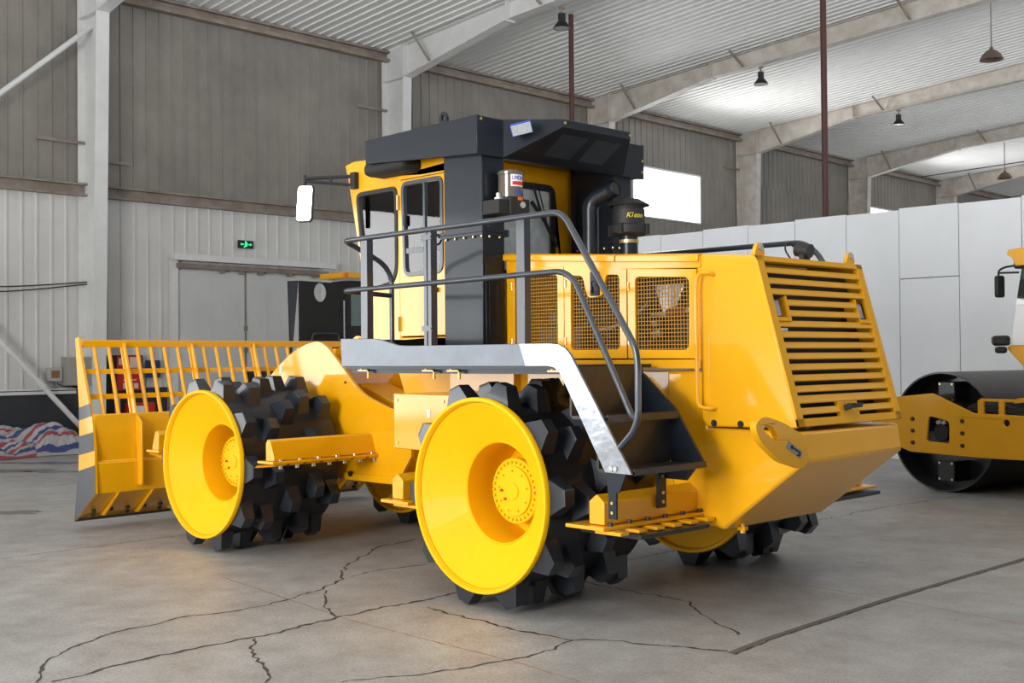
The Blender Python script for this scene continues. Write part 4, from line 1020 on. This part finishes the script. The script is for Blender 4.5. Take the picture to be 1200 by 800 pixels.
k = m.add(grid)
TC = [(.30,.05,.06),(.34,.33,.35),(.035,.05,.16),(.36,.35,.37)]
tm = [mat('tarp_'+n_, c_, .55, var=.1, vscale=5) for n_, c_ in zip(('red','white','blue','pale'), TC)]
for j in range(ny-1):
    for i in range(nx-1):
        m.slot((int((j/(ny-1)+.05*NZ.noise((i*.022,j*.022,0)))*22)+(1 if i > 120 and j < 85 else 0)) % 4); a = k+j*nx+i; m.face(a,a+1,a+nx+1,a+nx)
e = m.build('striped_tarpaulin', tm, None, FR, smooth=1.2); tag(e, 'crumpled red, white and blue striped tarpaulin on the floor by the wall', 'tarpaulin')

# ================================================================== ROLLER AT THE RIGHT
RB = T((-.79, 8.675, 0)) @ RZ(math.radians(-10))
R2 = thing('drum_roller', 'yellow single-drum road roller with smooth black drum, cut off at the right edge', 'road roller', RB)
BD = mat('bluish_black_drum', (.016,.018,.025), .35, coat=.3)
WORN = mat('worn_drum_shell', (.055,.045,.038), .42, metal=.5, col2=(.028,.026,.025), vscale=2.5)
m = MB(); m.lathe([(.735,.0),(.757,.0),(.757,2.1),(.735,2.1),(.735,.0)],(-.06,0,.757),'y',96); dr2 = m.build('drum', WORN, R2, RB)
m = MB(); m.lathe([(.757,-.002),(.735,-.002),(.735,.38),(.0001,.38)],(-.06,0,.757),'y',72); m.build('drum_end', BD, dr2, RB)
for dz, dx in ((.50,.02),(-.50,.0),(.1,-.55),(.1,.5)):
    m = MB(); m.box(-.06+dx-.12,-.06+dx+.12,.06,.39,.757+dz-.13,.757+dz+.13); m.build('damper_block', BK, dr2, RB, bevel=.01)
bolts('bolt', [(-.06+dx+sx,.062,.757+dz+sz) for dz, dx in ((.50,.02),(-.50,.0)) for sx in (-.09,.09) for sz in (-.1,.1)], (0,-1,0), .016, .012, CH, dr2, RB)
pl = [(-.95,1.10),(-.60,1.19),(-.009,1.251),(.564,1.022),(1.222,1.013),(2.6,1.0),(2.6,.50),(1.2,.495),(.59,.488),(-.343,.502),(-.60,.58),(-.95,.75)]
ho = rpoly([(-.064,.967),(.23,.909),(.226,.636),(-.106,.650)],.04)
hc = [(1.003+.042*math.cos(a*PI/10), .921+.042*math.sin(a*PI/10)) for a in range(20)]
m = MB(); m.plate(pl, [ho, hc], 'y', -.27, -.23); fp = m.build('drum_frame', Y2, R2, RB, bevel=.008)
m = MB(); m.prism(pl, 'y', 2.30, 2.34); m.build('drum_frame', Y2, R2, RB)
bolts('frame_bolt', [(x,-.268,z) for x in (-.297,.419) for z in (.92,.772,.622)], (0,-1,0), .026, .02, BR, fp, RB)
m = MB(); m.cyl((.06,-.2,.76),(.06,.1,.76),.11,14); m.box(-.03,.16,-.16,-.05,.70,.90); mo = m.build('drum_motor', DK, R2, RB, bevel=.01)
m = MB(); m.cyl((-.0,-.18,.88),(.06,-.18,.90),.03,8); m.cyl((.08,-.18,.88),(.13,-.18,.90),.03,8); m.build('hose_fitting', PIPEI, mo, RB)
m = MB()
for z in (1.06,1.09,1.12): m.tube(fillet([(.35,-.12,1.0),(.5,-.2,z),(.7,-.22,z),(1.0,-.22,z-.01),(1.3,-.22,z-.05),(1.7,-.15,1.1)],.1),.018,8)
m.build('hydraulic_hose', RUB, R2, RB)
m = MB(); m.box(.622,.70,-.26,-.22,1.01,1.18); m.box(.90,.97,-.26,-.22,1.01,1.18); m.box(.64,1.12,-.24,-.20,1.165,1.20); m.prism([(1.08,1.15),(1.30,1.18),(1.30,1.235),(1.12,1.21)],'y',-.24,-.2); m.build('hose_clamp', Y2, R2, RB, bevel=.004)
# tractor part with cab
m = MB(); m.prism([(.97,1.80),(1.25,1.52),(1.6,1.0),(3.6,1.0),(3.6,1.83),(1.0,1.83)], 'y', -.2, 2.2); tb_ = m.build('cab_base', Y2, R2, RB, bevel=.02)
m = MB(); m.hexa([(1.02,-.2,1.83),(2.6,-.2,1.83),(2.6,2.2,1.83),(1.02,2.2,1.83),(1.10,-.19,2.31),(2.6,-.19,2.31),(2.6,2.19,2.31),(1.10,2.19,2.31)]); m.build('cab_door', WHT, R2, RB, bevel=.01)
m = MB(); m.hexa([(1.10,-.19,2.31),(2.6,-.19,2.31),(2.6,2.19,2.31),(1.10,2.19,2.31),(1.17,-.17,2.76),(2.6,-.17,2.76),(2.6,2.17,2.76),(1.17,2.17,2.76)]); m.build('cab_glass', GLG, R2, RB, smooth=0)
m = MB(); m.prism([(1.03,2.90),(1.05,2.955),(1.2,2.965),(2.8,2.965),(2.8,2.76),(1.14,2.76),(1.10,2.86)], 'y', -.26, 2.26); rf_ = m.build('cab_roof', Y2, R2, RB, bevel=.02)
m = MB(); m.box(1.09,1.24,-.22,-.12,2.73,2.86); m.build('roof_lamp', RUB, rf_, RB, bevel=.02)
m = MB(); m.tube(fillet([(1.12,-.2,2.77),(.99,-.24,2.755),(.925,-.26,2.72),(.925,-.26,2.60)],.06),.013,8); m.tube([(1.15,-.2,2.685),(.93,-.26,2.69)],.012,8); mm_ = m.build('mirror_arm', RUB, R2, RB)
m = MB(); m.prism(rpoly([(-.30,2.40),(-.17,2.40),(-.17,2.66),(-.30,2.66)],.04), 'x', .895, .945); m.build('mirror_housing', RUB, mm_, RB, bevel=.012)
m = MB(); m.box(.84,1.02,-.30,-.17,1.83,1.95); m.box(.86,1.0,-.28,-.2,1.74,1.82); hl = m.build('head_lamp', RUB, R2, RB, bevel=.03)
m = MB(); m.box(.825,.845,-.28,-.19,1.86,1.93); m.build('indicator_lens', ORG, hl, RB, bevel=.004)
for y in (-.05, 1.6):
    m = MB(); m.lathe([(.30,0),(.62,.02),(.72,.10),(.72,.42),(.62,.5),(.30,.5)],(3.0,y,.72),'y',40,True,True); m.build('tyre', RUB, R2, RB)

# ================================================================== ROLLER BEHIND, HOOD RAISED
KB = FR @ T((-9, 7.2, 0))
K = thing('parked_roller', 'dark machine behind the blade with raised black hood and oval opening', 'road roller', KB)
m = MB()
ov = [(.688+.155*math.cos(a*PI/14), 1.84+1.20+.185*math.sin(a*PI/14)) for a in range(28)]
sl = [rpoly([(1.10+.004*i,2.52+.078*i),(1.175+.004*i,2.535+.078*i),(1.175+.004*i,2.572+.078*i),(1.10+.004*i,2.557+.078*i)],.006) for i in range(6)]
sl2 = [rpoly([(1.215,2.62+.088*i),(1.30,2.64+.088*i),(1.30,2.685+.088*i),(1.215,2.665+.088*i)],.006) for i in range(6)]
m.plate([(.17,1.60),(1.35,1.60),(1.35,3.235),(.17,3.25)], [ov]+sl+sl2, 'x', 0, .04)
hk = m.build('raised_hood', DK, K, KB)
m = MB(); m.hexa([(-.11,.07,1.60),(-.07,.07,1.60),(.04,.17,1.60),(0,.17,1.60),(-.11,.02,3.24),(-.07,.02,3.24),(.04,.17,3.25),(0,.17,3.25)])
for i in range(12):
    for c_ in (.25,.6): pass
m.build('hood_side', GD, hk, KB)
m = MB(); m.tube(fillet([(.15,.36,1.9),(.15,.42,2.235),(.15,1.03,2.235),(.15,1.05,1.9)],.06),.022,8); m.build('grab_bar', GR, K, KB)
m = MB(); m.box(-1.6,.1,.0,1.5,.5,1.6); m.box(-1.4,.0,-.3,3.3,.55,.9); m.build('chassis', GD, K, KB, bevel=.02)
m = MB(); m.plate([(1.35,1.6),(3.0,1.6),(3.0,3.30),(1.35,3.30)], [[(1.43,2.40),(2.9,2.40),(2.9,3.15),(1.43,3.15)]], 'x', -.02, .03); m.box(-.5,.0,1.36,1.42,1.6,3.3); m.box(-.5,-.45,1.4,3.0,1.6,2.3); cb = m.build('cab_frame', RUB, K, KB)
m = MB(); m.box(0,.006,1.43,2.9,2.40,3.15); m.build('cab_window', GLG, cb, KB)
m = MB(); m.box(-.6,.25,1.12,3.2,3.33,3.45); ro = m.build('cab_roof', Y, K, KB, bevel=.02)
m = MB(); m.box(.20,.27,1.10,1.18,3.35,3.43); m.build('indicator_lens', ORG, ro, KB, bevel=.01)
m = MB(); m.tube([(.05,1.25,1.7),(.05,1.25,2.9)],.035,10); m.build('exhaust_pipe', GR, K, KB)
for y in (.1, 2.6):
    m = MB(); m.lathe([(.3,0),(.6,.02),(.7,.1),(.7,.4),(.6,.48),(.3,.48)],(-.8,y,.70),'y',36,True,True); m.build('tyre', RUB, K, KB)

# ================================================================== LIGHT
w = bpy.data.worlds.new('hall_world'); S.world = w; w.use_nodes = True
bg = w.node_tree.nodes['Background']; bg.inputs[0].default_value = (.93, .97, 1.0, 1)
# hazy sky above; strong glow added below the horizon to brighten the ceiling
wt = w.node_tree.nodes.new('ShaderNodeTexCoord'); ws = w.node_tree.nodes.new('ShaderNodeSeparateXYZ'); wm = w.node_tree.nodes.new('ShaderNodeMapRange')
w.node_tree.links.new(wt.outputs['Generated'], ws.inputs[0]); w.node_tree.links.new(ws.outputs['Z'], wm.inputs[0])
wm.inputs[1].default_value = -.04; wm.inputs[2].default_value = .02; wm.inputs[3].default_value = 2.5; wm.inputs[4].default_value = .22
w.node_tree.links.new(wm.outputs[0], bg.inputs[1])
def area(name, loc, target, sx, sy, power, col=(1,1,1), spread=180):
    l = bpy.data.lights.new(name, 'AREA'); l.shape = 'RECTANGLE'; l.size = sx; l.size_y = sy; l.energy = power; l.color = col; l.spread = math.radians(spread)
    M = FR @ T(loc); d = (FR @ Vector(target))-(FR @ Vector(loc))
    o = bpy.data.objects.new(name, l); COL.objects.link(o)
    q = d.to_track_quat('-Z', 'Y'); o.matrix_world = T(M.translation) @ q.to_matrix().to_4x4()
    return o
area('gate_daylight', (4.8,-14,3.6), (4.8,0,3.6), 6, 5, 2350, (1,.985,.96))
area('side_gate_daylight', (-13.1,-13,2.8), (0,-13,2.8), 15, 5.0, 1480, (.97,.99,1))
area('window_daylight', (-13.38,25.1,6.93), (0,25.1,6.93), 3.6, 1.4, 280, (1,1,1), 130)
area('far_window_daylight', (-13.38,40.6,6.93), (0,40.6,6.93), 3.6, 1.4, 280, (1,1,1), 130)

# ================================================================== CAMERA
c = bpy.data.cameras.new('camera'); c.sensor_width = 36; c.sensor_fit = 'HORIZONTAL'; c.lens = 36*1358.4/1200; c.clip_end = 500
co = bpy.data.objects.new('camera', c); COL.objects.link(co)
r_ = Vector((0.6916984912365152, 0.7221340069299218, -0.008699037674596389)); dn = Vector((-0.016127060105093953, 00.00270270243072214, -0.9998641605480888)); fw = Vector((-0.7220063124055739, 0.6917448211960127, 0.013999542671148512))
Mc = Matrix((r_, -dn, -fw)).transposed().to_4x4(); Mc.translation = (5.9838, -5.3759, .9538+ZC)
co.matrix_world = Mc
S.camera = co
S.view_settings.view_transform = 'Standard'; S.view_settings.look = 'None'; S.view_settings.gamma = 1; S.view_settings.exposure = 0.0
S.view_settings.use_curve_mapping = False
S.cycles.use_denoising = True
S.cycles.max_bounces = 8
